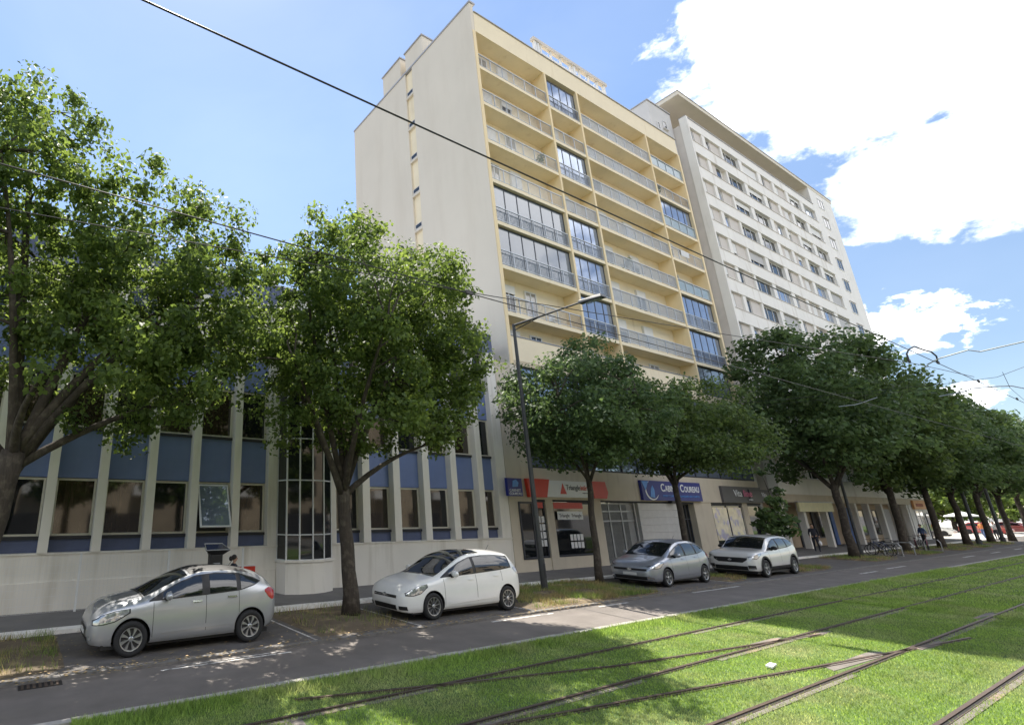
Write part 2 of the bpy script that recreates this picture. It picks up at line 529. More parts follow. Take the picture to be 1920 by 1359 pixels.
def text_mesh(name, body, size, mat, x, y, z, parent, extrude=0.006, bold=0.0, width=None, align='LEFT'):
    cu = bpy.data.curves.new(name, 'FONT')
    cu.body = body; cu.size = size; cu.extrude = extrude; cu.offset = bold; cu.align_x = align
    cu.resolution_u = 3
    t = bpy.data.objects.new('tmp', cu)
    COL.objects.link(t)
    bpy.context.view_layer.update()
    dg = bpy.context.evaluated_depsgraph_get()
    me = bpy.data.meshes.new_from_object(t.evaluated_get(dg))
    bpy.data.objects.remove(t)
    me.name = name
    xs = [v.co.x for v in me.vertices]
    sx = 1.0
    if width and xs:
        sx = width / (max(xs) - min(xs))
    me.transform(Matrix.Diagonal((sx, 1, 1, 1)))
    me.transform(Matrix.Rotation(R(90), 4, 'X'))
    me.materials.clear()
    me.materials.append(MATS[mat])
    o = link(name, me, parent)
    px, py, pz = parent_world(parent)
    o.location = (x - px, y - py, z - pz)
    return o


def window(parent, x0, x1, z0, z1, y, frame='frame_cream', glass='glass', fw=0.06, depth=0.07, mull=(), trans=(), name='window'):
    """frame mesh (facing -Y) + one pane child behind the frame"""
    b = MB()
    b.box(x0, x0 + fw, y, y + depth, z0, z1); b.box(x1 - fw, x1, y, y + depth, z0, z1)
    b.box(x0 + fw, x1 - fw, y, y + depth, z0, z0 + fw); b.box(x0 + fw, x1 - fw, y, y + depth, z1 - fw, z1)
    for mx in mull:
        b.box(mx - fw * .4, mx + fw * .4, y + .004, y + depth, z0 + fw, z1 - fw)
    for tz in trans:
        b.box(x0 + fw, x1 - fw, y + .008, y + depth, tz - fw * .4, tz + fw * .4)
    f = b.build(name, frame, parent, fixn=False)
    shared_box('pane', glass, x0 + fw, x1 - fw, y + depth * .45, y + depth * .8, z0 + fw, z1 - fw, f)
    return f


# ------------------------------------------------------------------ the setting
structure(MB().box(-300, 500, -300, 500, -0.30, -0.06).build('ground', 'ground', fixn=False))
structure(MB().box(-40, 260, 8.52, 10.54, -0.2, 0.0).build('road', 'asphalt', fixn=False))
structure(MB().box(-40, 260, 10.70, 14.14, -0.2, 0.025).build('parking_strip', 'asphalt_dark', fixn=False))
structure(MB().box(-40, 86, 14.50, 24.0, -0.2, 0.09).build('pavement', 'pavement', fixn=False))
structure(MB().box(86, 260, 14.50, 60.0, -0.2, 0.0).build('square', 'square_paving', fixn=False))
structure(MB().box(-60, 260, -4.0, 8.36, -0.2, 0.0).build('track_bed', 'turf', fixn=False))


def kerb_line(name, label, mat, y0, y1, z1, x0, x1, xend, step=1.0):
    root = MB().box(-40, xend, y0 + .012, y1 - .012, -0.2, z1 - .015).build(name, mat, fixn=False)
    structure(root, label)
    x = x0
    i = 0
    while x < x1:
        shared_box('kerb_stone', mat, x + .006, x + step - .006, y0, y1, -.18, z1 + (0.004 if i % 3 == 0 else 0.0), root)
        x += step; i += 1
    return root


kerb_line('kerb', 'concrete edging between the lane and the grass tracks', 'kerb', 8.365, 8.515, 0.045, -2, 26, 260)
kerb_line('kerb', 'low kerb between the lane and the parking bays', 'kerb_dark', 10.545, 10.695, 0.05, -2, 26, 260)
kerb_line('kerb', 'pale kerb along the pavement edge, whitened in place of sunlight', 'sunlit_pale_kerb', 14.145, 14.495, 0.11, -2, 20, 86)


# thin worn paint on the lane
def paint(x0, x1, y0, y1):
    o = MB().add([(x0, y0, .004), (x1, y0, .004), (x1, y1, .004), (x0, y1, .004)], [(0, 1, 2, 3)]).build('road_marking', 'road_paint', fixn=False)
    return structure(o)


paint(2.6, 5.2, 10.22, 10.28); paint(2.9, 5.0, 10.36, 10.40)
paint(11.0, 13.4, 10.30, 10.38); paint(15.5, 17.0, 10.30, 10.38)
paint(21.0, 24.4, 10.36, 10.46); paint(34.0, 36.2, 9.6, 9.72); paint(38.2, 41.0, 9.75, 9.87)
for k in range(3):
    paint(52 + 7 * k, 54.5 + 7 * k, 9.7, 9.85)
# lamp post's cast shadow, painted as a dark line across the lane
structure(MB().add([(14.75, 10.5, .004), (14.83, 10.5, .004), (14.47, 8.54, .004), (14.39, 8.54, .004)], [(0, 1, 2, 3)]).build('lamp_shadow_line', 'asphalt_dark', fixn=False))
# bay lines across the parking strip
for bx in (6.05, 9.0, 13.1, 25.1):
    structure(MB().add([(bx, 10.75, .029), (bx + .06, 10.75, .029), (bx + .06, 14.1, .029), (bx, 14.1, .029)], [(0, 1, 2, 3)]).build('bay_marking', 'road_paint', fixn=False))

# drain grate at the kerb
g = thing('drain_grate', 'rusty iron drain grate set against the kerb at the far left', 'drain grate', (0.7, 10.42, 0))
MB().box(.38, 1.02, 10.26, 10.53, -.02, .006).build('frame', 'groove', g, fixn=False)
for k in range(7):
    box('bar', 'rail_steel', .42 + k * .085, .46 + k * .085, 10.28, 10.51, .0, .016, g)


# ------------------------------------------------------------------ verges (raised planted islands between the bays)
def verge(x0, x1, y0, y1, h, seed):
    rg = random.Random(seed)
    nx, ny = int((x1 - x0) / .25) + 2, int((y1 - y0) / .25) + 2
    vs = []; fs = []
    for j in range(ny):
        for i in range(nx):
            u, w = i / (nx - 1), j / (ny - 1)
            e = min(1, min(u, 1 - u) * (x1 - x0) / .5) * min(1, min(w, 1 - w) * (y1 - y0) / .5)
            jx = rg.uniform(-.06, .06) if 0 < i < nx - 1 else 0
            vs.append((x0 + (x1 - x0) * u + jx, y0 + (y1 - y0) * w + rg.uniform(-.05, .05) * (0 < j < ny - 1), .02 + h * e ** .7 + rg.uniform(0, .035) * e))
    for j in range(ny - 1):
        for i in range(nx - 1):
            a = j * nx + i
            fs.append((a, a + 1, a + nx + 1, a + nx))
    o = MB().add(vs, fs).build('verge', 'soil', smooth=True, fixn=False)
    return structure(o)


VERGES = [(-4.0, 1.15, 10.95, 14.1), (6.25, 8.95, 10.95, 14.1), (13.25, 19.9, 10.75, 14.1), (25.2, 26.75, 10.95, 14.1), (32.0, 35.6, 10.95, 14.1), (42.5, 46.5, 11.2, 13.9), (52.0, 56.0, 11.2, 13.9), (60.0, 64.0, 11.2, 13.9), (66, 70, 11.2, 13.9), (74, 78, 11.2, 13.9)]
for i, v in enumerate(VERGES):
    verge(*v, .07, i)


def scatter_mesh(name, verts, faces, tones, mat, parent=None):
    """verts (N,k,3): N polygons of k corners; tones (N,)"""
    n, k = verts.shape[:2]
    me = bpy.data.meshes.new(name)
    me.vertices.add(n * k)
    me.vertices.foreach_set('co', verts.reshape(-1).astype(np.float32))
    me.loops.add(n * k)
    me.loops.foreach_set('vertex_index', np.arange(n * k, dtype=np.int32))
    me.polygons.add(n)
    me.polygons.foreach_set('loop_start', np.arange(0, n * k, k, dtype=np.int32))
    me.update(calc_edges=True)
    a = me.attributes.new('tone', 'FLOAT', 'FACE')
    a.data.foreach_set('value', tones.astype(np.float32))
    me.materials.append(MATS[mat])
    me.validate()
    return link(name, me, parent)


def blades(name, pts, hmin, hmax, wid, mat, label, lean=.5):
    n = len(pts)
    h = RNG.uniform(hmin, hmax, n)
    an = RNG.uniform(0, 2 * np.pi, n)
    ln = RNG.uniform(0, lean, n) * h
    la = RNG.uniform(0, 2 * np.pi, n)
    w = RNG.uniform(.6, 1.2, n) * wid
    v = np.zeros((n, 3, 3))
    dx, dy = np.cos(an) * w / 2, np.sin(an) * w / 2
    v[:, 0] = pts; v[:, 1] = pts
    v[:, 0, 0] -= dx; v[:, 0, 1] -= dy
    v[:, 1, 0] += dx; v[:, 1, 1] += dy
    v[:, 2] = pts + np.stack([np.cos(la) * ln, np.sin(la) * ln, h], 1)
    o = scatter_mesh(name, v, None, RNG.uniform(0, 1, n), mat)
    tag(o, label, 'grass', kind='stuff')
    return o


RAILS = (7.20, 5.82, 4.22, 2.76)


def lawn_points(n, x0, x1, y0, y1, power):
    u = RNG.uniform(0, 1, n) ** power
    x = x0 + (x1 - x0) * u
    y = RNG.uniform(y0, y1, n)
    keep = np.ones(n, bool)
    for r in RAILS:
        keep &= np.abs(y - r) > np.where(RNG.uniform(0, 1, n) < .6, .055, .12)
    # crossover rails
    for (ax, ay, bx, by) in XRAILS:
        t = np.clip((x - ax) / (bx - ax), 0, 1)
        inside = (x > ax) & (x < bx)
        keep &= ~(inside & (np.abs(y - (ay + (by - ay) * t)) < .06))
    for (ax, bx, ay, by) in PLATES:
        keep &= ~((x > ax) & (x < bx) & (y > ay) & (y < by))
    x, y = x[keep], y[keep]
    return np.stack([x, y, np.zeros_like(x)], 1)


XRAILS = [(-2.0, 6.75, 13.6, 4.55), (13.6, 4.55, 19.0, 3.85), (4.0, 7.75, 10.0, 6.42), (10.0, 6.42, 16.5, 5.62)]
PLATES = [(13.0, 15.6, 4.29, 4.56), (13.9, 15.4, 5.88, 6.02), (15.8, 17.2, 5.60, 5.74), (3.55, 3.78, 6.0, 7.05), (22.4, 24.3, 4.28, 4.44), (16.4, 17.8, 4.0, 4.14)]
blades('grass', lawn_points(430000, 1.0, 26, 1.2, 8.33, 1.35), .02, .05, .012, 'grass', 'mown green grass growing between the tram rails', 1.0)
blades('grass', lawn_points(190000, 23, 120, .5, 8.33, 1.9), .03, .075, .026, 'grass', 'shaded mown grass of the tramway further down the street', 1.0)
# rough tuft edge beside the kerb
e = np.stack([1 + 40 * RNG.uniform(0, 1, 26000) ** 1.4, 8.36 - np.abs(RNG.normal(0, .22, 26000)), np.zeros(26000)], 1)
blades('grass', e, .05, .13, .018, 'grass', 'longer unmown grass edge along the concrete kerb of the lane', .9)
vp = []
for (x0, x1, y0, y1), dens in zip(VERGES, (420, 170, 1000, 800, 800, 400, 400, 300, 300, 300)):
    n = int((x1 - x0) * (y1 - y0) * dens)
    p = np.stack([RNG.uniform(x0 + .1, x1 - .1, n), RNG.uniform(y0 + .05, y1 - .1, n), np.full(n, .07)], 1)
    # clumps: keep where a cheap wave pattern is high
    k = np.sin(p[:, 0] * 3.1 + np.sin(p[:, 1] * 2.3) * 2) + np.sin(p[:, 1] * 4.2 + p[:, 0]) + RNG.normal(0, .6, n) > -.3
    vp.append(p[k])
blades('dry_grass', np.concatenate(vp), .06, .22, .014, 'dry_grass', 'dry yellowing grass on the verges between the parking bays', .9)
# fallen leaves and litter near the kerbs
nl = 2600
lp = np.stack([RNG.uniform(-1, 24, nl), np.where(RNG.uniform(0, 1, nl) < .5, 10.62 + RNG.normal(0, .14, nl), RNG.uniform(10.7, 14.1, nl)), np.full(nl, .058)], 1)
lv = np.zeros((nl, 4, 3))
la = RNG.uniform(0, 2 * np.pi, nl); ls = RNG.uniform(.012, .04, nl)
for q in range(4):
    lv[:, q] = lp + np.stack([np.cos(la + q * np.pi / 2) * ls, np.sin(la + q * np.pi / 2) * ls * .7, RNG.uniform(0, .01, nl)], 1)
tag(scatter_mesh('leaf_litter', lv, None, RNG.uniform(0, 1, nl), 'litter'), 'small dry fallen leaves along the kerb and parking bays', 'leaves', kind='stuff')

# ------------------------------------------------------------------ rails
RL = ['far rail of the tram track next to the lane', 'near rail of the tram track next to the lane', 'far rail of the tram track closest to the viewer', 'near rail of the tram track closest to the viewer']


def rail(path, label, half=.03, lips=()):
    t = thing('tram_rail', 'grooved steel ' + label, 'rail', (path[0][0], path[0][1], 0), 'tram rails set in the grass')

    def strip(o0, o1, z0, z1, nm, mt):
        b = MB()
        vs = []; fs = []
        for i, (x, y) in enumerate(path):
            a = path[max(i - 1, 0)]; c = path[min(i + 1, len(path) - 1)]
            d = Vector((c[0] - a[0], c[1] - a[1], 0)).normalized(); nn = Vector((-d.y, d.x, 0))
            for o_, z in ((o0, z0), (o0, z1), (o1, z1), (o1, z0)):
                vs.append((x + nn.x * o_, y + nn.y * o_, z))
        for i in range(len(path) - 1):
            for k in range(4):
                fs.append((i * 4 + k, i * 4 + (k + 1) % 4, i * 4 + 4 + (k + 1) % 4, i * 4 + 4 + k))
        b.add(vs, fs).build(nm, mt, t)
    strip(.0, .05, -.1, .018, 'rail_head', 'rail_steel')
    strip(-.045, -.002, -.1, .004, 'flange_groove', 'groove')
    strip(-.06, -.047, -.1, .016, 'guard_lip', 'rail_steel')
    for (a, bb) in lips:
        MB().box(a, bb, path[0][1] - .15, path[0][1] - .065, -.1, .012).build('concrete_edge', 'concrete', t, fixn=False)
    return t


LIPS = [((-5, 6.2), (14.0, 19.0)), ((5.4, 9.5), (12.0, 16.2), (20, 24)), ((8.0, 13.0), (16.5, 40.0)), ((9.5, 16.5), (20, 30))]
for y, l, lp_ in zip(RAILS, RL, LIPS):
    rail([(-20 + 10 * i, y) for i in range(28)], l, lips=lp_)
for i, (ax, ay, bx, by) in enumerate(XRAILS):
    if i % 2 == 0:
        cx, cy = XRAILS[i + 1][2:]
        rail([(ax, ay), ((ax + bx) / 2, (ay + by) / 2 - .03), (bx, by), (cx, cy)], ('long curved crossover rail running between the two tracks', '', 'short curved crossover rail beside the far track')[i])
for i, (ax, bx, ay, by) in enumerate(PLATES):
    structure(MB().prism([(ax, ay + .1), (bx - .5, ay), (bx, (ay + by) / 2), (bx - .4, by), (ax + .2, by)], -.08, .008, 'z').build('concrete_slab', 'concrete', fixn=False))
tag(MB().prism([(0, 0), (.32, .05), (.34, .16), (.05, .12)], .0, .03, 'z').build('litter_paper', 'paper', fixn=False), 'small white paper packet lying on the sunlit grass', 'litter').location = (12.15, 4.95, .02)


# ------------------------------------------------------------------ trees
def leaf_cloud(centers, radii, per, size, rg):
    """leaf quads spread through clumps; returns (n,4,3)"""
    cs = np.repeat(centers, per, axis=0)
    rs = np.repeat(radii, per, axis=0)
    n = len(cs)
    d = rg.normal(0, 1, (n, 3))
    d /= np.linalg.norm(d, axis=1)[:, None]
    rr = rg.uniform(0, 1, n) ** .55
    p = cs + d * rr[:, None] * rs[:, None] * np.array([1.0, 1.0, .72])
    # leaf frame: normal mostly up and outwards, tip drooping
    nrm = d * .7 + rg.normal(0, .55, (n, 3)) + np.array([0, 0, .55])
    nrm /= np.linalg.norm(nrm, axis=1)[:, None]
    t = np.cross(nrm, rg.normal(0, 1, (n, 3)))
    t /= np.linalg.norm(t, axis=1)[:, None]
    t[:, 2] -= .35
    t /= np.linalg.norm(t, axis=1)[:, None]
    b = np.cross(nrm, t)
    s = (size * rg.uniform(.5, 1.45, n))[:, None]
    v = np.zeros((n, 4, 3))
    v[:, 0] = p - t * s * .55
    v[:, 1] = p + b * s * .42 - t * s * .05 + nrm * s * .06
    v[:, 2] = p + t * s * .65 - nrm * s * .12
    v[:, 3] = p - b * s * .42 - t * s * .05 + nrm * s * .06
    return v, p


def make_tree(label, base, trunk_h, trunk_r, lobes, n_clumps, per, size, seed, lean=(0, 0), group='street trees along the parking strip', clump_r=(.45, .95), limbs=7, leaf='leaf', name='linden_tree', fork=None):
    rg = np.random.default_rng(seed)
    rd = random.Random(seed)
    t = thing(name, label, 'tree', base, group)
    bx, by, bz = base
    top = Vector((bx + lean[0], by + lean[1], trunk_h))
    tb = MB()
    path = []; rad = []
    for i in range(7):
        u = i / 6
        path.append((bx + lean[0] * u + rd.uniform(-.04, .04) * (0 < i < 6), by + lean[1] * u + rd.uniform(-.04, .04) * (0 < i < 6), bz - .05 + (trunk_h + .05) * u))
        rad.append(trunk_r * (1.35 if i == 0 else (1.06 if i == 1 else 1.0 - .16 * u)))
    tb.tube(path, rad, 12)
    # clump centres near the surface of the lobes, fewer inside
    cen = []; crad = []
    tot = sum(l[3] * l[4] * l[5] for l in lobes)
    for l in lobes:
        k = max(4, int(n_clumps * l[3] * l[4] * l[5] / tot))
        d = rg.normal(0, 1, (k, 3)); d /= np.linalg.norm(d, axis=1)[:, None]
        r = np.where(rg.uniform(0, 1, k) < .72, rg.uniform(.72, 1.02, k), rg.uniform(.25, .75, k))
        c = np.array(l[:3]) + d * r[:, None] * np.array(l[3:6])
        cen.append(c); crad.append(rg.uniform(*clump_r, k))
    cen = np.concatenate(cen); crad = np.concatenate(crad)
    # limbs
    ends = []
    order = rg.permutation(len(cen))
    targets = []
    for i in order:
        if len(targets) >= limbs:
            break
        if cen[i][2] > trunk_h + 1.0 and all(np.linalg.norm(cen[i] - q) > 2.2 for q in targets):
            targets.append(cen[i])
    nodes = []
    for q in targets:
        q = Vector(q)
        st = top - Vector((0, 0, rd.uniform(0, .5)))
        mid = st.lerp(q, .45) + Vector((rd.uniform(-.3, .3), rd.uniform(-.3, .3), .35 * (q - st).length * .35))
        pts = []
        for i in range(8):
            u = i / 7
            pts.append((1 - u) ** 2 * st + 2 * u * (1 - u) * mid + u * u * q)
        r0 = trunk_r * rd.uniform(.30, .50)
        tb.tube(pts, [r0 * (1 - .88 * i / 7) + .012 for i in range(8)], 8)
        nodes += [(pts[i], r0 * (1 - .88 * i / 7)) for i in range(2, 8)]
    # twigs to a share of the clumps
    for i in order[:min(len(cen), 90)]:
        q = Vector(cen[i])
        if not nodes:
            break
        nd, nr = min(nodes, key=lambda a: (a[0] - q).length + (2 if a[0].z > q.z + .6 else 0))
        mid = nd.lerp(q, .5) + Vector((rd.uniform(-.2, .2), rd.uniform(-.2, .2), rd.uniform(0, .25)))
        tb.tube([nd, nd.lerp(mid, .6), mid, q], [min(nr, .05) * .8 + .012, .028, .02, .008], 5, cap=False)
    tb.build('trunk', 'bark', t, smooth=True)
    v, p = leaf_cloud(cen, crad, per, size, rg)
    tone = np.clip(rg.normal(.45, .22, len(v)) + np.repeat(rg.normal(0, .12, len(cen)), per), 0, 1)
    v = v - np.array(base)
    scatter_mesh('crown', v, None, tone, leaf, t)
    return t


make_tree('large linden with tall leafy crown at the left edge of the photo', (-.75, 12.6, .03), 3.9, .29,
          [(-.9, 12.7, 9.0, 2.8, 2.5, 3.6), (2.3, 12.4, 8.6, 2.3, 2.6, 2.9), (-.55, 12.6, 12.4, 1.0, 1.0, 1.9), (3.3, 12.4, 7.5, 1.8, 2.0, 2.3), (1.6, 12.6, 6.0, 2.8, 2.8, 1.7), (3.9, 12.8, 10.6, 1.0, 1.1, 1.2), (-3.5, 12.4, 8.5, 2.2, 2.6, 3.2)],
          430, 160, .104, 11, lean=(.5, 0), limbs=9, clump_r=(.32, .74))
make_tree('broad linden with dark trunk standing between the silver and the white car', (8.1, 12.5, .05), 3.5, .205,
          [(8.6, 12.5, 8.2, 3.6, 3.5, 3.3), (6.2, 12.4, 7.6, 1.9, 2.2, 2.6), (11.0, 12.2, 8.2, 2.4, 2.5, 2.6), (7.5, 12.4, 10.6, 1.6, 1.7, 1.3), (10.9, 12.3, 5.9, 1.9, 2.0, 1.2), (8.2, 12.2, 5.2, 2.9, 2.6, .8)],
          430, 180, .102, 23, lean=(-.15, .05), limbs=12, clump_r=(.34, .76))
make_tree('slender young linden between the lamp post and the grey car', (20.0, 13.15, .05), 4.1, .125,
          [(20.4, 13.0, 7.0, 3.5, 3.2, 2.4), (18.9, 12.6, 5.9, 2.0, 2.2, 1.5), (21.2, 13, 9.0, 1.3, 1.3, 1.5), (20.4, 12.8, 5.4, 2.6, 2.4, 1.0)],
          220, 150, .12, 31, lean=(.25, 0), limbs=6, leaf='leaf_dark')
make_tree('leaning young linden between the grey car and the white SUV', (26.6, 13.1, .05), 4.2, .135,
          [(28.2, 13.0, 6.9, 4.0, 3.3, 2.1), (25.0, 12.8, 6.4, 2.4, 2.4, 1.6), (31.2, 12.9, 6.2, 2.4, 2.4, 1.5), (28.0, 12.8, 5.4, 3.0, 2.6, .9)],
          230, 150, .125, 37, lean=(.3, .1), limbs=6, leaf='leaf_mid')
FAR = [(44.3, 12.6, 15.2, 5.9, 'tall dense linden, first of the dark row beyond the white SUV'),
       (54.0, 12.6, 14.4, 5.4, 'forked dense linden, second of the dark row beyond the white SUV'),
       (61.8, 12.5, 13.2, 4.8, 'dense linden with straight trunk, third of the dark row'),
       (68.6, 12.4, 13.0, 4.8, 'dense linden with leaning trunk, fourth of the dark row'),
       (76.3, 12.4, 13.4, 4.8, 'dense linden, fifth of the dark row, before the tower corner'),
       (84.5, 12.4, 13.2, 4.8, 'dense linden, sixth of the dark row, past the tower corner'),
       (93.0, 12.4, 12.6, 4.8, 'distant linden, seventh of the row towards the square'),
       (102.0, 12.4, 12.4, 4.8, 'distant linden, eighth of the row towards the square'),
       (112.0, 12.4, 12.2, 5.0, 'farthest linden at the end of the tree row')]
for i, (x, y, h, r, lab) in enumerate(FAR):
    cz = (h + 4.4) / 2
    rz = (h - 4.4) / 2
    make_tree(lab, (x, y, .05), 4.3, .22, [(x + .3, y, cz, r * .86, r * .8, rz * .9), (x - r * .45, y - .3, cz - 1.2, r * .5, r * .5, rz * .55), (x + r * .4, y, cz - .8, r * .5, r * .55, rz * .6), (x, y - r * .3, cz - rz * .35, r * .6, r * .6, rz * .5), (x, y, cz - rz * .72, r * .62, r * .6, rz * .3), (x + .4, y, cz + rz * .5, r * .62, r * .58, rz * .45)],
              int(250 if i < 4 else 140), 120 if i < 4 else 70, .21 if i < 4 else .30, 50 + i, lean=((-.1, .15, .1, -.25, .1, 0, .1, 0, 0)[i], 0), limbs=6, leaf='leaf_mid' if i % 3 == 1 else 'leaf_dark', clump_r=(.7, 1.25))
# small sapling tied to a stake behind the SUV
make_tree('small sapling with drooping leaves tied to a stake behind the white SUV', (36.3, 12.9, .05), 1.4, .05,
          [(36.0, 12.9, 2.5, 1.0, 1.0, 1.0), (36.3, 12.9, 4.0, .4, .4, 1.5), (35.5, 12.8, 1.9, .8, .8, .5)], 34, 34, .2, 77, limbs=4, leaf='leaf_dark', name='sapling', clump_r=(.25, .45), group='saplings')
st = thing('tree_stake', 'short wooden tree stake beside the sapling behind the white SUV', 'stake', (34.6, 12.2, 0))
MB().tube([(34.6, 12.2, 0), (34.58, 12.2, 1.25)], .055, 8).build('post', 'wood', st)
MB().tube([(34.4, 12.2, .95), (34.75, 12.2, .97)], .03, 6).build('cross_piece', 'wood', st)
# far trees beyond the square
for i, (x, y, h, r) in enumerate([(118, 22, 11, 6), (128, 30, 12, 7), (112, 36, 10, 6), (140, 20, 12, 7), (132, 44, 13, 7), (150, 34, 13, 8), (160, 14, 12, 7)]):
    make_tree(['sunlit round tree just beyond the square at the far right', 'sunlit taller tree behind the round one past the square', 'sunlit tree deep in the side street past the tower', 'sunlit tree beyond the square close to the lane end', 'sunlit large tree at the back of the side street', 'sunlit large tree at the far end of the square', 'farthest sunlit tree at the end of the lane'][i],
              (x, y, 0), 1.9, .3, [(x, y, h * .54, r, r, h * .40), (x - r * .4, y, h * .36, r * .7, r * .7, h * .24)], 100, 80, .42, 90 + i, limbs=4, group='trees beyond the square', name='round_tree', clump_r=(.9, 1.5))


# ------------------------------------------------------------------ blue panelled office building (left)
def blue_building():
    t = thing('office_building', 'low office building with blue panels and white pilasters on the left', 'building', (6, 17, 0))
    box('base_wall', 'cream_white', -14, 19.84, 16.98, 28, -.1, 1.56, t)
    box('plinth_band', 'cream_white', -14, 7.93, 16.93, 16.985, -.05, .84, t)
    box('core_wall', 'beige', -14, 19.84, 17.42, 28, 1.56, 11.0, t)
    box('coping', 'cream_white', -14, 19.84, 16.94, 17.42, 1.56, 1.60, t)
    # roof parapet
    box('parapet', 'dark_blue', -14, 19.84, 17.02, 28, 10.35, 11.35, t)
    box('roof_edge', 'flashing', -14.05, 19.88, 16.97, 28.05, 11.35, 11.42, t)
    left = [.73 - 1.415 * k for k in range(9, 0, -1)] + [.73, 2.12, 3.55, 4.95, 6.40]
    right = [10.22, 11.78, 13.30, 14.88, 16.48, 18.10]
    lw, rw = .13, .17
    for x in left:
        shared_box('pilaster', 'cream_white', x - lw, x + lw, 16.9, 17.5, 1.602, 10.34, t)
    for x in right:
        shared_box('pilaster', 'cream_white', x - rw, x + rw, 16.9, 17.5, 1.602, 10.34, t)
    box('end_pier', 'cream_white', 7.60, 7.96, 16.95, 17.5, 1.602, 10.34, t)
    box('end_pier', 'cream_white', 19.20, 19.80, 16.95, 17.5, 1.602, 10.34, t)
    bays = []
    for a, b in zip(left[:-1], left[1:]):
        bays.append((a + lw, b - lw))
    bays.append((6.40 + lw, 7.60))
    for a, b in zip(right[:-1], right[1:]):
        bays.append((a + rw, b - rw))
    bays.append((18.10 + rw, 19.20))
    for i, (a, b) in enumerate(bays):
        if b < -6:
            continue
        y = 17.22
        shared_box('lower_panel', 'dark_blue', a, b, y, 17.5, 1.605, 1.95, t)
        for zb, wt, sp in ((1.95, 3.68, 5.14), (5.14, 6.95, 8.40), (8.40, 10.3, None)):
            shared_box('sill', 'sill_dark', a, b, y - .06, 17.5, zb, zb + .09, t)
            open_it = abs(a - 5.08) < .05 and zb < 2
            if open_it:
                # top-hung sash swung out at the bottom
                f = window(t, a, b, zb + .10, wt, 17.28, 'frame_cream', 'black', .05)
                f.name = 'open_window'
                w, h = b - a - .14, wt - zb - .26
                s = MB()
                s.box(0, .05, -.03, .03, -h, 0); s.box(w - .05, w, -.03, .03, -h, 0); s.box(.05, w - .05, -.03, .03, -.05, 0); s.box(.05, w - .05, -.03, .03, -h, -h + .05)
                px, py, pz = parent_world(f)
                so = s.build('sash', 'frame_white', None, fixn=False)
                so.parent = f
                so.location = (a + .07 - px, 17.26 - py, wt - .08 - pz)
                so.rotation_euler = (R(-22), 0, 0)
                po = MB().box(.05, w - .05, -.008, .008, -h + .05, -.05).build('sash_pane', 'glass_sky_tint', None, fixn=False)
                po.parent = f
                po.location = so.location; po.rotation_euler = so.rotation_euler
            else:
                g = 'glass_warm' if (i + int(zb)) % 3 else 'glass'
                window(t, a + .01, b - .01, zb + .095, wt, 17.26, 'frame_cream', g, .06)
            if sp:
                shared_box('spandrel_panel', 'blue_panel', a, b, y, 17.5, wt + .02, sp, t)
    # curved glazed stair bay
    def arc(r_, n=6, x0=7.98, x1=10.0):
        ctl = [(7.99, 16.98), (8.10, 16.45), (8.50, 16.24), (8.98, 16.17), (9.46, 16.24), (9.90, 16.48)]
        if n > 6:
            ctl = ctl + [(10.0, 16.98)]
        cx = 8.98
        pts = [(x + (r_ if x > cx else -r_) * (abs(x - cx) > .6), y - r_) for x, y in ctl]
        return pts
    wall = arc(.03, 12)
    MB().prism(wall + [(10.0, 17.2), (7.98, 17.2)], -.1, 1.08, 'z').build('stair_base', 'cream_white', t)
    MB().prism(arc(.08, 12) + [(10.02, 17.2), (7.96, 17.2)], 1.08, 1.15, 'z').build('stair_sill', 'cream_white', t)
    bw = MB()
    ring = arc(0, 5)
    rows = [1.15, 1.96, 3.79, 5.25, 6.95, 8.5, 10.3]
    for (x, y) in ring:
        bw.box(x - .02, x + .02, y - .03, y + .03, 1.15, 10.35)
    for z in rows:
        for (a, b) in zip(ring[:-1], ring[1:]):
            bw.tube([(a[0], a[1], z), (b[0], b[1], z)], .022, 4)
    f = bw.build('bay_window', 'frame_white', t)
    for z0, z1 in zip(rows[:-1], rows[1:]):
        for (a, b) in zip(ring[:-1], ring[1:]):
            d = Vector((b[0] - a[0], b[1] - a[1], 0)).normalized()
            n = Vector((-d.y, d.x, 0)) * .006
            MB().add([(a[0] + n.x, a[1] + n.y, z0), (b[0] + n.x, b[1] + n.y, z0), (b[0] + n.x, b[1] + n.y, z1), (a[0] + n.x, a[1] + n.y, z1)], [(0, 1, 2, 3)]).build('pane', 'glass', f, fixn=False)
    MB().prism(arc(.05, 12) + [(10.0, 17.2), (7.98, 17.2)], 10.3, 10.6, 'z').build('stair_roof', 'cream_white', t)
    return t


blue_building()

# mesh fence in front of the wall
fe = thing('mesh_fence', 'white wire mesh fence panels in front of the office wall', 'fence', (3, 16.6, 0))
for k, fx in enumerate((-3.2, -.75, 1.72, 4.2, 6.6)):
    shared_box('post', 'frame_white', fx - .03, fx + .03, 16.57, 16.63, .05, 1.58, fe)
wm = MB()
for k in range(0, 98):
    x = -3.2 + k * .1
    wm.box(x - .0025, x + .0025, 16.597, 16.603, .12, 1.5)
for k in range(8):
    z = .12 + k * .197
    wm.box(-3.2, 6.6, 16.6035, 16.609, z - .0025, z + .0025)
stuff(wm.build('mesh_wires', 'frame_white', fe, fixn=False))


# ------------------------------------------------------------------ yellow apartment block
FLOORS = [29.5 - 2.75 * k for k in range(8)]
COLS = [21.0, 27.9, 31.45, 40.4, 45.4]
GLAZED = {(0, 4), (0, 5), (1, 0), (1, 2), (1, 4), (1, 5), (1, 6), (3, 2), (3, 5), (3, 6)}


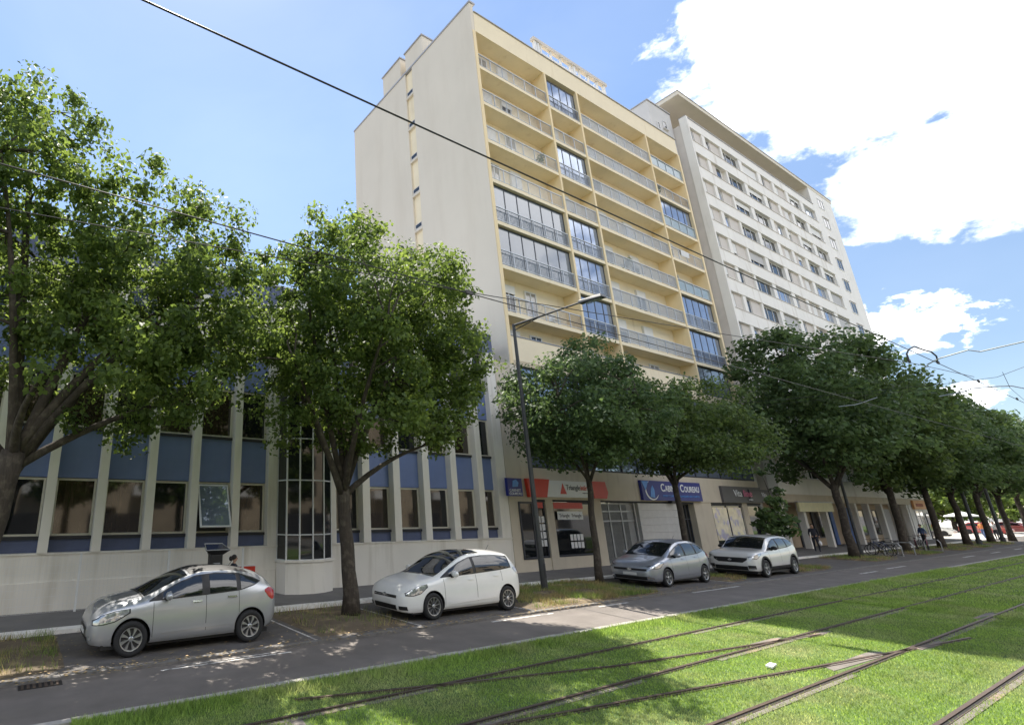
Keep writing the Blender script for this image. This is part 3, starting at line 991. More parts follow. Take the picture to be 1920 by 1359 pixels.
def railing(t, x0, x1, z, style):
    b = MB()
    y = 17.02
    b.box(x0, x1, y - .03, y + .03, z + .93, z + .98)
    b.box(x0, x1, y - .015, y + .015, z + .10, z + .13)
    n = max(2, int(round((x1 - x0) / 1.15)))
    for k in range(n + 1):
        x = x0 + .03 + (x1 - x0 - .06) * k / n
        b.box(x - .02, x + .02, y - .021, y + .021, z + .02, z + .93)
    r_ = b.build('balcony_railing', 'rail_metal', t, fixn=False)
    if style in ('bars', 'bars_panel'):
        bb = MB()
        m = int((x1 - x0) / .11)
        for k in range(m):
            x = x0 + .06 + (x1 - x0 - .12) * k / (m - 1)
            bb.box(x - .008, x + .008, y - .008, y + .008, z + .13, z + .93)
        stuff(bb.build('balusters', 'rail_dark' if (style == 'bars' and int(z) % 3 != 0) else 'rail_metal', r_, fixn=False))
    if style in ('bars_panel', 'frosted', 'green'):
        mt = {'bars_panel': 'frosted', 'frosted': 'frosted', 'green': 'green_glass'}[style]
        for k in range(n):
            xa = x0 + .06 + (x1 - x0 - .12) * k / n
            xb = x0 + .06 + (x1 - x0 - .12) * (k + 1) / n
            shared_box('infill_panel', mt, xa + .012, xb - .012, y + .023, y + .034, z + .14, z + .92, r_)
    return r_


def yellow_building():
    t = thing('apartment_building', 'tall yellow apartment block with recessed balconies and blank side wall', 'building', (33, 17, 0))
    # blank end wall with a recessed window strip
    MB().box(20.98, 21.25, 16.96, 22.72, 9.0, 34.45).build('side_wall', 'side_render', t, fixn=False)
    MB().box(20.98, 21.25, 23.48, 30.4, 9.0, 34.45).build('side_wall', 'side_render', t, fixn=False)
    MB().box(21.12, 21.3, 22.70, 23.50, 9.0, 34.4).build('recess_panel', 'pale_yellow', t, fixn=False)
    for k in range(8):
        z = 32.15 - 2.78 * k
        f = MB().box(21.02, 21.13, 22.74, 23.46, z + .02, z + .5).build('stair_window', 'tower_panel', t, fixn=False)
        box('pane', 'glass', 21.01, 21.018, 22.82, 23.38, z + .18, z + .44, f)
        box('ledge', 'side_render', 20.95, 21.12, 22.71, 23.49, z - .10, z + .015, f)
    MB().box(20.93, 21.45, 16.90, 30.45, 34.452, 34.58).build('roof_edge', 'flashing', t, fixn=False)
    box('core_wall', 'pale_yellow', 21.26, 45.36, 17.95, 30.4, 4.6, 33.7, t)
    box('attic_wall', 'tower_white', 22.0, 44.0, 19.0, 30.0, 33.7, 35.45, t)
    box('roof_edge', 'flashing', 21.9, 44.1, 18.92, 30.1, 35.452, 35.52, t)
    box('fascia', 'pale_yellow', 21.26, 45.4, 16.95, 18.6, 32.2, 33.78, t)
    box('roof_edge', 'flashing', 21.26, 45.45, 16.88, 17.4, 33.782, 33.84, t)
    # roof chimneys on the end wall
    for (y0, y1, z1, x1) in ((21.5, 23.4, 36.3, 22.6), (24.0, 26.2, 36.5, 22.9)):
        c = box('chimney', 'side_render', 21.02, x1, y0, y1, 34.59, z1, t)
        box('chimney_cap', 'flashing', 20.94, x1 + .08, y0 - .08, y1 + .08, z1 + .002, z1 + .10, c)
    # roof pergola with glazed lattice
    pg = MB()
    pg.box(27.7, 36.5, 17.18, 17.48, 35.42, 35.68)
    p = pg.build('roof_pergola', 'tower_panel', t, fixn=False)
    for x in (27.95, 28.25, 32.4, 36.2):
        shared_box('post', 'frame_white', x - .1, x + .1, 17.25, 17.45, 33.85, 35.42, p)
    for k in range(7):
        x = 28.6 + k * 1.12
        shared_box('mullion', 'frame_white', x - .04, x + .04, 17.28, 17.42, 33.85, 35.42, p)
    for k in range(6):
        x = 28.64 + k * 1.12
        MB().tube([(x, 17.35, 34.0), (x + 1.0, 17.35, 35.35)], .025, 5).build('brace', 'frame_white', p)
    box('rail', 'frame_white', 28.3, 36.2, 17.22, 17.28, 34.5, 34.6, p)
    box('vent_box', 'brick_red', 36.9, 37.6, 17.35, 17.48, 33.85, 34.6, t)
    # slabs and dividing walls
    for k, z in enumerate(FLOORS):
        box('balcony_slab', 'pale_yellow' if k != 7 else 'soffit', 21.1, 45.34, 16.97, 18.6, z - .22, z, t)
    for x in COLS:
        w = .09 if x not in (21.0, 45.4) else .12
        box('dividing_wall', 'yellow', x - w + (.14 if x == 21.0 else 0), x + w + (.14 if x == 21.0 else 0), 16.93, 18.6, 10.03, 32.2, t)
    rg = random.Random(3)
    STY = {(0, 0): 'bars', (0, 4): 'bars', (0, 5): 'bars', (0, 6): 'bars', (1, 0): 'bars', (1, 2): 'bars', (1, 1): 'bars', (1, 3): 'bars_panel', (1, 4): 'bars', (1, 5): 'bars', (1, 6): 'bars', (3, 0): 'green', (3, 2): 'green', (3, 4): 'green'}
    for c in range(4):
        x0, x1 = COLS[c] + (.26 if c == 0 else .09), COLS[c + 1] - (.09 if c < 3 else .12)
        for k, z in enumerate(FLOORS):
            if k == 7:
                if c < 3:
                    box('balcony_parapet', 'pale_yellow', x0, x1, 16.99, 17.12, 10.28, 11.62, t)
                    box('parapet_cap', 'rail_dark', x0, x1, 16.96, 17.15, 11.622, 11.67, t)
                else:
                    box('balcony_parapet', 'pale_yellow', x0, x1, 16.99, 17.12, 10.0, 10.6, t)
                    glazing(t, x0, x1, 10.62, 12.76, 4, 'glass_pale')
            else:
                railing(t, x0, x1, z, STY.get((c, k), 'bars_panel' if c == 2 else 'bars'))
                if (c, k) in GLAZED:
                    n = {0: 6, 1: 4, 3: 5}[c]
                    glazing(t, x0, x1, z + .02, z + 2.5, n, {0: 'glass_pale', 1: 'glass_sky_tint', 3: 'glass_sky_tint'}[c])
            # doors and windows in the back wall
            spots = {0: (22.2, 24.1), 1: (28.9,), 2: (33.0, 36.2), 3: (42.0,)}[c]
            for sx in spots:
                w = 1.0 if c != 2 else 1.15
                zz0 = z + .05 if k < 7 else z + .9
                zz1 = z + 2.15
                shut = rg.random()
                f = window(t, sx, sx + w, zz0, zz1, 17.87, 'frame_white', 'glass_curtain' if shut < .3 else 'glass', .08, .08, mull=(sx + w / 2,))
                if shut > .45:
                    h = rg.choice((.5, .9, 2.0, 2.0))
                    box('roller_shutter', 'shutter_white', sx + .02, sx + w - .02, 17.82, 17.868, max(zz0, zz1 - h), zz1, f)
    # dark glazed first floors
    mod = 24.0 / 15
    cw = MB()
    for k in range(16):
        x = 21.5 + mod * k - (.05 if k == 15 else 0)
        cw.box(x - .035, x + .035, 17.05, 17.2, 4.86, 10.0)
    for z in (4.86, 6.25, 9.15, 9.98):
        cw.box(21.5, 45.4, 17.07, 17.19, z - .04, z + .04)
    f = cw.build('curtain_wall', 'frame_dark', t, fixn=False)
    for k in range(15):
        x = 21.5 + mod * k
        for z0, z1 in ((4.9, 6.21), (6.29, 9.11), (9.19, 9.94)):
            shared_box('pane', 'glass_sky_tint', x + .036, x + mod - .036, 17.12, 17.14, z0, z1, f)
    box('end_pier', 'beige', 19.86, 21.46, 16.97, 18.6, -.1, 10.0, t)
    box('end_pier', 'link_white', 45.42, 45.6, 17.02, 18.6, -.1, 10.0, t)
    # ground floor
    box('shop_fascia', 'beige', 21.47, 45.4, 16.94, 18.6, 3.30, 4.80, t)
    for (a, b) in ((22.45, 23.0), (26.25, 26.9), (36.35, 38.45), (42.6, 43.3)):
        box('shop_pier', 'beige', a, b, 16.99, 18.5, -.1, 3.30, t)
    for (a, b) in ((21.47, 22.45), (23.0, 26.25), (38.45, 42.6), (43.3, 45.4)):
        box('shop_plinth', 'beige', a, b, 17.03, 18.4, -.1, .62, t)
    box('soffit_strip', 'sill_dark', 21.47, 45.4, 17.0, 17.3, 3.2, 3.298, t)
    for (a, b, g, n) in ((20.35, 22.43, 'glass', 0), (23.02, 26.2, 'glass', 0), (38.5, 42.55, 'glass', 1), (43.35, 45.3, 'glass', 0)):
        if a < 21:
            a = 21.48
        window(t, a, b, .63, 3.19, 17.06, 'frame_dark', g, .09, .1, mull=((a + b) / 2,) if n else ())
    f = window(t, 20.45, 21.40, .63, 3.19, 16.92, 'frame_dark', 'glass', .09, .04, name='display_window')
    for (a, b) in ((38.62, 40.45), (40.62, 42.4)):
        box('window_poster', 'poster', a, b, 17.045, 17.056, 1.0, 3.0, t)
    # red film on the shop windows
    box('window_film', 'sign_red', 21.5, 22.3, 17.045, 17.056, 2.9, 3.17, t)
    box('window_film', 'sign_red', 23.1, 25.4, 17.045, 17.056, 2.88, 3.17, t)
    bd = box('window_board', 'sign_white', 23.3, 25.3, 17.03, 17.042, 2.35, 2.75, t)
    text_mesh('lettering', 'Triangle  Triangle', .24, 'sign_ink', 23.42, 17.026, 2.47, bd, width=1.75)
    for (a, nx, z0, nz) in ((21.55, 3, 1.15, 4), (24.1, 4, 1.0, 2)):
        for i in range(nx):
            for j in range(nz):
                shared_box('notice_card', 'paper', a + i * .27, a + i * .27 + .21, 17.045, 17.055, z0 + j * .36, z0 + j * .36 + .29, t)
    # barred metal gate
    gt = MB()
    for x in (26.92, 27.95, 29.05, 30.3):
        gt.box(x - .05, x + .05, 17.25, 17.33, .05, 3.2)
    for z in (.1, 2.25, 2.75, 3.15):
        gt.box(26.97, 30.25, 17.262, 17.318, z - .04, z + .04)
    gf = gt.build('entrance_gate', 'galv', t, fixn=False)
    gb = MB()
    for k in range(36):
        x = 27.0 + k * .091
        gb.box(x - .014, x + .014, 17.28, 17.30, .1, 3.12)
    stuff(gb.build('gate_bars', 'galv', gf, fixn=False))
    box('gate_backing', 'sill_dark', 26.9, 30.35, 17.7, 17.75, 0, 3.2, gf)
    # tiled wall and door
    for k in range(8):
        shared_box('wall_tile', 'white_tile', 30.36, 34.5, 17.02, 17.2, .02 + k * .4, .41 + k * .4, t)
    window(t, 34.55, 36.3, .05, 3.19, 17.3, 'frame_dark', 'glass', .08, .08, mull=(35.2, 35.9), trans=(2.3,), name='glazed_door')
    return t


def glazing(t, x0, x1, z0, z1, n, mt):
    b = MB()
    y = 17.14
    b.box(x0, x1, y, y + .05, z0, z0 + .05); b.box(x0, x1, y, y + .05, z1 - .06, z1)
    for k in range(n + 1):
        x = x0 + .03 + (x1 - x0 - .06) * k / n
        b.box(x - .03, x + .03, y + .002, y + .052, z0 + .05, z1 - .06)
    f = b.build('loggia_glazing', 'frame_dark', t, fixn=False)
    for k in range(n):
        xa = x0 + .06 + (x1 - x0 - .06) * k / n
        xb = x0 + (x1 - x0 - .06) * (k + 1) / n
        shared_box('pane', mt, xa + .001, xb - .001, y + .02, y + .034, z0 + .051, z1 - .061, f)
    return f


yellow_building()


# a few belongings on the balconies
def balcony_chair(label, x, y, z, rot):
    t = thing('garden_chair', label, 'chair', (x, y, z), 'chairs on the balconies')
    box('seat', 'paper', x - .22, x + .22, y - .22, y + .22, z + .42, z + .46, t)
    box('backrest', 'paper', x - .22, x + .22, y + .19, y + .22, z + .47, z + .92, t)
    for sx in (-.2, .2):
        for sy in (-.2, .2):
            shared_box('leg', 'paper', x + sx - .02, x + sx + .02, y + sy - .018, y + sy + .018, z, z + .42, t)
    t.rotation_euler = (0, 0, R(rot))


balcony_chair('white plastic chair on the fourth narrow balcony from the top', 29.2, 17.4, FLOORS[3], 10)
balcony_chair('white plastic chair on the lowest left balcony with bars', 25.9, 17.45, FLOORS[6], -10)
cl = thing('drying_cloth', 'pale cloth hung over the railing of a right hand balcony', 'cloth', (42.6, 16.97, FLOORS[3] + .98))
MB().add([(42.0, 16.975, FLOORS[3] + .45), (43.2, 16.975, FLOORS[3] + .5), (43.2, 16.97, FLOORS[3] + .995), (42.0, 16.97, FLOORS[3] + .995), (43.2, 17.07, FLOORS[3] + .995), (42.0, 17.07, FLOORS[3] + .995), (43.2, 17.08, FLOORS[3] + .6), (42.0, 17.08, FLOORS[3] + .6)],
         [(0, 1, 2, 3), (3, 2, 4, 5), (5, 4, 6, 7)]).build('cloth_sheet', 'cloth_white', cl, fixn=False)
for i_, (px_, k_, lab_) in enumerate([(34.6, 4, 'leafy potted plant on a wide middle balcony above the trees'), (26.6, 2, 'leafy potted plant at the right end of an upper left balcony'), (41.2, 1, 'leafy potted plant on an upper right balcony')]):
    pt = thing('potted_plant', lab_, 'plant', (px_, 17.35, FLOORS[k_]), 'plants on the balconies')
    MB().lathe([(.10, 0), (.15, .3), (.17, .3), (.12, .28)], (px_, 17.35, FLOORS[k_]), 'z', 12).build('pot', 'brick_red', pt)
    rgp = np.random.default_rng(200 + i_)
    v_, _p = leaf_cloud(np.array([[px_, 17.35, FLOORS[k_] + .7], [px_ + .1, 17.3, FLOORS[k_] + 1.05]]), np.array([.35, .3]), 90, .11, rgp)
    scatter_mesh('foliage', v_ - np.array([px_, 17.35, FLOORS[k_]]), None, rgp.uniform(0, 1, len(v_)), 'leaf', pt)


# ------------------------------------------------------------------ link block and white tower
def link_block():
    t = thing('stairwell_block', 'narrow grey white stairwell block between yellow block and white tower', 'building', (46.5, 18, 0))
    box('wall', 'link_white', 45.62, 48.38, 18.0, 28.0, -.1, 34.0, t)
    box('upper_wall', 'link_white', 44.6, 48.38, 18.0, 28.0, 34.0, 38.55, t)
    box('roof_edge', 'flashing', 44.52, 48.38, 17.92, 28.1, 38.552, 38.65, t)
    for k in range(13):
        z = 36.9 - 2.75 * k
        window(t, 46.6, 47.2, z - .6, z + .25, 17.93, 'frame_white', 'glass', .05, .06)
        box('ledge', 'link_white', 46.5, 47.3, 17.86, 18.0, z - .68, z - .61, t)
    window(t, 45.5, 45.9, 35.8, 36.6, 17.93, 'frame_white', 'glass', .05, .06)


link_block()
BAYS = [(48.62, 51.0, 'n'), (51.56, 54.46, 'n'), (54.80, 58.1, 'w'), (58.8, 62.2, 'w'), (63.0, 65.6, 'n'), (66.2, 68.9, 'n'), (69.6, 72.7, 'w'), (73.6, 76.9, 'w')]


def tower():
    t = thing('apartment_tower', 'tall white apartment tower with horizontal window bands behind the dark trees', 'building', (66, 17, 0))
    box('core_wall', 'tower_panel', 48.45, 83.9, 17.2, 31.0, 3.9, 37.0, t)
    box('corner_pier', 'tower_white', 48.4, 48.62, 16.8, 17.4, 3.9, 37.6, t)
    box('parapet', 'tower_white', 48.62, 77.0, 16.9, 17.4, 36.66, 37.6, t)
    box('parapet_cap', 'flashing', 48.38, 77.0, 16.84, 17.45, 37.602, 37.66, t)
    box('end_wall', 'tower_white', 77.0, 84.0, 16.93, 31.0, -.1, 40.0, t)
    box('attic_wall', 'soffit_pale', 49.6, 77.0, 20.5, 30.0, 37.0, 40.0, t)
    box('roof_slab', 'soffit_pale', 48.2, 84.3, 16.9, 31.5, 40.002, 40.4, t)
    box('roof_edge', 'flashing', 48.15, 84.35, 16.85, 31.55, 40.402, 40.46, t)
    rg = random.Random(5)
    for k in range(12):
        zt = 36.65 - 2.72 * k
        zb = zt - 1.50
        box('spandrel_band', 'tower_white', 48.62, 77.0, 16.88, 17.3, zb - 1.22, zb, t)
        box('band_ledge', 'tower_panel', 48.62, 77.0, 16.84, 16.879, zb - .045, zb, t)
        for (a, b) in zip(BAYS[:-1], BAYS[1:]):
            shared_box('pier', 'tower_white', a[1], b[0], 16.92, 17.3, zb, zt, t)
        for (x0, x1, kind) in BAYS:
            y = 17.1
            if kind == 'n':
                left = (x0 in (48.62, 51.56, 63.0)) ^ (rg.random() < .12)
                wx0 = x0 + .1 if left else x0 + 1.2
                wx1 = wx0 + 1.0
                f = window(t, wx0, wx1, zb + .02, zt - .05, y, 'frame_white', rg.choice(('glass', 'glass', 'glass_sky_tint', 'glass_curtain')), .07, .08)
                shared_box('wall_panel', 'tower_panel', wx1 + .02 if left else x0, x1 if left else wx0 - .02, 17.06, 17.19, zb, zt, t)
                if rg.random() < .42:
                    h = rg.choice((.4, 1.4, 1.4, 1.0))
                    shared_box('roller_shutter', 'shutter_white', wx0 + .03, wx1 - .03, y - .03, y - .004, max(zb + .05, zt - .08 - h), zt - .06, f)
            else:
                w = (x1 - x0)
                f = window(t, x0 + .05, x1 - .05, zb + .02, zt - .05, y, 'frame_white', rg.choice(('glass', 'glass', 'glass_sky_tint')), .08, .08, mull=(x0 + w / 3, x0 + 2 * w / 3))
                if rg.random() < .5:
                    h = rg.choice((.3, .5, .8, 1.38))
                    shared_box('roller_shutter', rg.choice(('shutter_white', 'shutter_grey')), x0 + .08, x1 - .08, y - .03, y - .004, max(zb + .05, zt - .08 - h), zt - .06, f)
        f = window(t, 79.1, 80.8, zb + .05, zt - .1, 16.88, 'frame_white', 'glass', .08, .06, mull=(79.95,))
        box('window_hood', 'tower_panel', 79.0, 80.9, 16.82, 16.93, zt - .09, zt - .02, f)
    window(t, 79.1, 80.8, 37.9, 39.2, 16.88, 'frame_white', 'glass', .08, .06, mull=(79.95,))
    # ground floor arcade
    box('fascia', 'beige', 48.4, 83.98, 16.88, 17.4, 3.45, 4.0, t)
    box('shop_wall', 'stone_tan', 48.5, 77.2, 18.2, 18.5, -.1, 3.45, t)
    for x in (48.7, 52.2, 56.4, 60.2, 63.0, 66.0, 69.4, 73.0, 76.6):
        shared_box('column', 'tower_white', x - .2, x + .2, 16.95, 17.35, -.1, 3.45, t)
    box('shop_door', 'frame_dark', 54.0, 55.3, 18.1, 18.19, .05, 2.4, t)
    box('shop_door', 'door_blue', 63.4, 65.5, 18.05, 18.19, .05, 3.1, t)
    box('shop_door', 'door_blue', 60.6, 61.3, 18.05, 18.19, .05, 3.1, t)
    for (a, b) in ((49.1, 51.9), (56.9, 59.7), (66.5, 69.0), (70.2, 72.6)):
        window(t, a, b, .7, 2.9, 18.08, 'frame_dark', 'glass', .08, .08)
    box('shutter_door', 'shutter_grey', 73.4, 76.2, 18.06, 18.19, .05, 3.0, t)
    window(t, 78.3, 80.8, .3, 2.9, 16.86, 'frame_white', 'glass_curtain', .09, .06, mull=(79.5,))
    window(t, 81.3, 82.6, .05, 2.6, 16.86, 'frame_dark', 'glass', .09, .06)


tower()
aw = thing('shop_awning', 'pale yellow shop sign board under the tower arcade', 'sign', (53.5, 16.8, 2.9))
box('board', 'sign_cream', 50.8, 57.2, 16.72, 16.86, 2.75, 3.42, aw)
box('frame', 'flashing', 50.7, 57.3, 16.7, 16.87, 3.425, 3.5, aw)
so = thing('shop_sign', 'orange sign board above the shop window at the tower end', 'sign', (79.7, 16.8, 3))
box('board', 'sign_orange', 77.8, 81.6, 16.7, 16.855, 3.0, 3.85, so)
box('stripe', 'brick_red', 78.4, 80.6, 16.688, 16.699, 3.25, 3.55, so)


# ------------------------------------------------------------------ shop signs
def arc_strip(name, cx, cz, r, a0, a1, w, y, mat, parent, sx=1.0):
    vs = []; fs = []
    n = 14
    for k in range(n + 1):
        u = k / n
        a = R(a0 + (a1 - a0) * u)
        ww = w * math.sin(math.pi * (.12 + .8 * u))
        for rr in (r - ww / 2, r + ww / 2):
            vs.append((cx + rr * math.cos(a) * sx, y, cz + rr * math.sin(a)))
    for k in range(n):
        fs.append((2 * k, 2 * k + 1, 2 * k + 3, 2 * k + 2))
    return MB().add(vs, fs).build(name, mat, parent, fixn=False)


s1 = thing('projecting_sign', 'small square dark blue shop sign at the corner pier', 'sign', (19.85, 16.6, 3.45))
box('board', 'sign_blue', 19.36, 20.34, 16.52, 16.66, 3.42, 4.22, s1)
box('bracket', 'frame_dark', 19.75, 19.95, 16.66, 16.97, 3.7, 3.9, s1)
MB().prism([(19.66, 3.82), (19.72, 4.1), (19.95, 4.16), (20.1, 4.02), (20.02, 3.84)], 16.508, 16.519, 'y').build('emblem', 'sign_sky', s1)
text_mesh('lettering', 'CABINET', .17, 'sign_text', 19.45, 16.515, 3.62, s1, width=.74)
text_mesh('lettering', 'COUREAU', .17, 'sign_text', 19.43, 16.515, 3.47, s1, width=.82)

s2 = thing('shop_sign', 'red and white sign board of the agency beside the lamp post', 'sign', (24.1, 16.85, 3.4))
box('board', 'sign_white', 22.3, 26.4, 16.80, 16.93, 3.42, 4.22, s2)
MB().prism([(21.02, 4.26), (22.66, 4.26), (22.36, 3.40), (21.12, 3.40)], 16.77, 16.935, 'y').build('end_panel', 'sign_red', s2)
MB().prism([(26.05, 4.26), (27.2, 4.26), (27.36, 3.72), (27.2, 3.40), (26.12, 3.40)], 16.77, 16.935, 'y').build('end_panel', 'sign_red', s2)
MB().prism([(23.42, 3.58), (23.92, 3.58), (23.67, 4.10)], 16.788, 16.799, 'y').build('emblem', 'sign_red', s2)
text_mesh('lettering', 'Triangle', .36, 'sign_ink', 23.92, 16.794, 3.79, s2, width=1.12, bold=.004)
text_mesh('lettering', 'intérim', .36, 'sign_red', 25.07, 16.794, 3.79, s2, width=.8, bold=.004)
text_mesh('lettering', 'temporaire', .1, 'sign_ink', 25.2, 16.794, 3.62, s2)

s3 = thing('shop_sign', 'long blue sign board with white capitals and a crescent emblem', 'sign', (33.8, 16.9, 3.4))
box('board', 'sign_blue', 30.62, 37.1, 16.78, 16.93, 3.36, 4.46, s3)
arc_strip('emblem_arc', 31.62, 3.92, .52, 110, 330, .10, 16.772, 'sign_text', s3, 1.25)
MB().prism([(31.35, 3.55), (31.5, 4.0), (31.72, 4.2), (31.85, 3.95), (31.8, 3.5)], 16.766, 16.778, 'y').build('emblem', 'sign_sky', s3)
MB().prism([(30.66, 4.42), (31.35, 4.42), (30.95, 3.9)], 16.766, 16.778, 'y').build('emblem_corner', 'sign_sky', s3)
text_mesh('lettering', 'C', .62, 'sign_text', 32.55, 16.774, 3.88, s3, bold=.012)
text_mesh('lettering', 'ABINET', .47, 'sign_text', 33.02, 16.774, 3.88, s3, width=1.5, bold=.012)
text_mesh('lettering', 'C', .62, 'sign_text', 34.66, 16.774, 3.88, s3, bold=.012)
text_mesh('lettering', 'OUREAU', .47, 'sign_text', 35.13, 16.774, 3.88, s3, width=1.72, bold=.012)
text_mesh('lettering', 'EXPERT COMPTABLE  COMMISSAIRE AUX COMPTES', .17, 'sign_sky', 32.65, 16.774, 3.56, s3, width=4.1)
box('floodlight', 'black', 33.4, 34.0, 16.72, 16.98, 3.22, 3.34, s3)

s4 = thing('shop_sign', 'dark grey sign board with white and pink lettering over posters', 'sign', (43, 16.85, 3.3))
box('board', 'sign_grey', 39.8, 45.3, 16.80, 16.93, 3.32, 4.36, s4)
box('panel', 'sign_black', 43.4, 46.9, 16.74, 16.798, 3.42, 4.22, s4)
text_mesh('lettering', 'Vita', .62, 'sign_text', 41.35, 16.794, 3.72, s4, width=1.1)
text_mesh('lettering', 'line', .62, 'sign_pink', 42.5, 16.734, 3.72, s4, width=1.2, bold=.01)
text_mesh('lettering', 'médical', .2, 'sign_text', 43.1, 16.734, 3.47, s4)
text_mesh('lettering', 'Vita', .45, 'sign_text', 45.2, 16.734, 3.72, s4)

# red notice board behind the first car
rn = thing('notice_box', 'small red box mounted on the wall behind the silver car', 'box', (6.9, 16.9, .6))
box('panel', 'sign_red', 6.6, 7.15, 16.84, 16.975, .45, .98, rn)
box('frame', 'frame_white', 6.57, 7.18, 16.86, 16.978, .985, 1.02, rn)

# ------------------------------------------------------------------ the far side of the street (behind the camera, seen in the glass)
ob = thing('apartment_building', 'sunlit beige apartment building across the street mirrored in the windows', 'building', (10, -22, 0))
box('wall', 'tan_dark', -50, 80, -34, -22, -.1, 15.0, ob)
for k in range(26):
    for j in range(4):
        shared_box('window', 'glass', -48 + k * 5, -46.4 + k * 5, -22.0, -21.97, 1.2 + j * 3.6, 3.2 + j * 3.6, ob)
box('ground_floor', 'sill_dark', -50, 80, -21.98, -21.9, .2, 2.6, ob)
for k in range(13):
    shared_box('pier', 'tan_dark', -48 + k * 10, -44 + k * 10, -21.89, -21.7, -.1, 3.2, ob)
    shared_box('balcony', 'frame_white', -40 + k * 10, -36.5 + k * 10, -21.95, -21.0, 4.4, 5.4, ob)
for i, (x, y) in enumerate([(-6, -7), (3, -7.4), (11, -7), (20, -7.2)]):
    make_tree('street tree %s across the road, seen only as a reflection' % ('leftmost', 'second from left', 'second from right', 'rightmost')[i], (x, y, 0), 3.4, .26,
              [(x, y, 7.0, 4.0, 3.0, 3.7), (x + 1, y, 5.6, 3.0, 2.4, 2.0)], 120, 70, .3, 130 + i, limbs=5, group='street trees across the road', name='street_tree', clump_r=(.7, 1.1))


# ------------------------------------------------------------------ cars
def pch(pts, x):
    """monotone cubic through control points"""
    if x <= pts[0][0]: return pts[0][1]
    if x >= pts[-1][0]: return pts[-1][1]
    n = len(pts)
    h = [pts[i + 1][0] - pts[i][0] for i in range(n - 1)]
    d = [(pts[i + 1][1] - pts[i][1]) / h[i] for i in range(n - 1)]
    m = [d[0]] + [0 if d[i - 1] * d[i] <= 0 else 2 * d[i - 1] * d[i] / (d[i - 1] + d[i]) for i in range(1, n - 1)] + [d[-1]]
    for i in range(n - 1):
        if x <= pts[i + 1][0]:
            t = (x - pts[i][0]) / h[i]
            return ((2 * t ** 3 - 3 * t * t + 1) * pts[i][1] + (t ** 3 - 2 * t * t + t) * h[i] * m[i]
                    + (-2 * t ** 3 + 3 * t * t) * pts[i + 1][1] + (t ** 3 - t * t) * h[i] * m[i + 1])


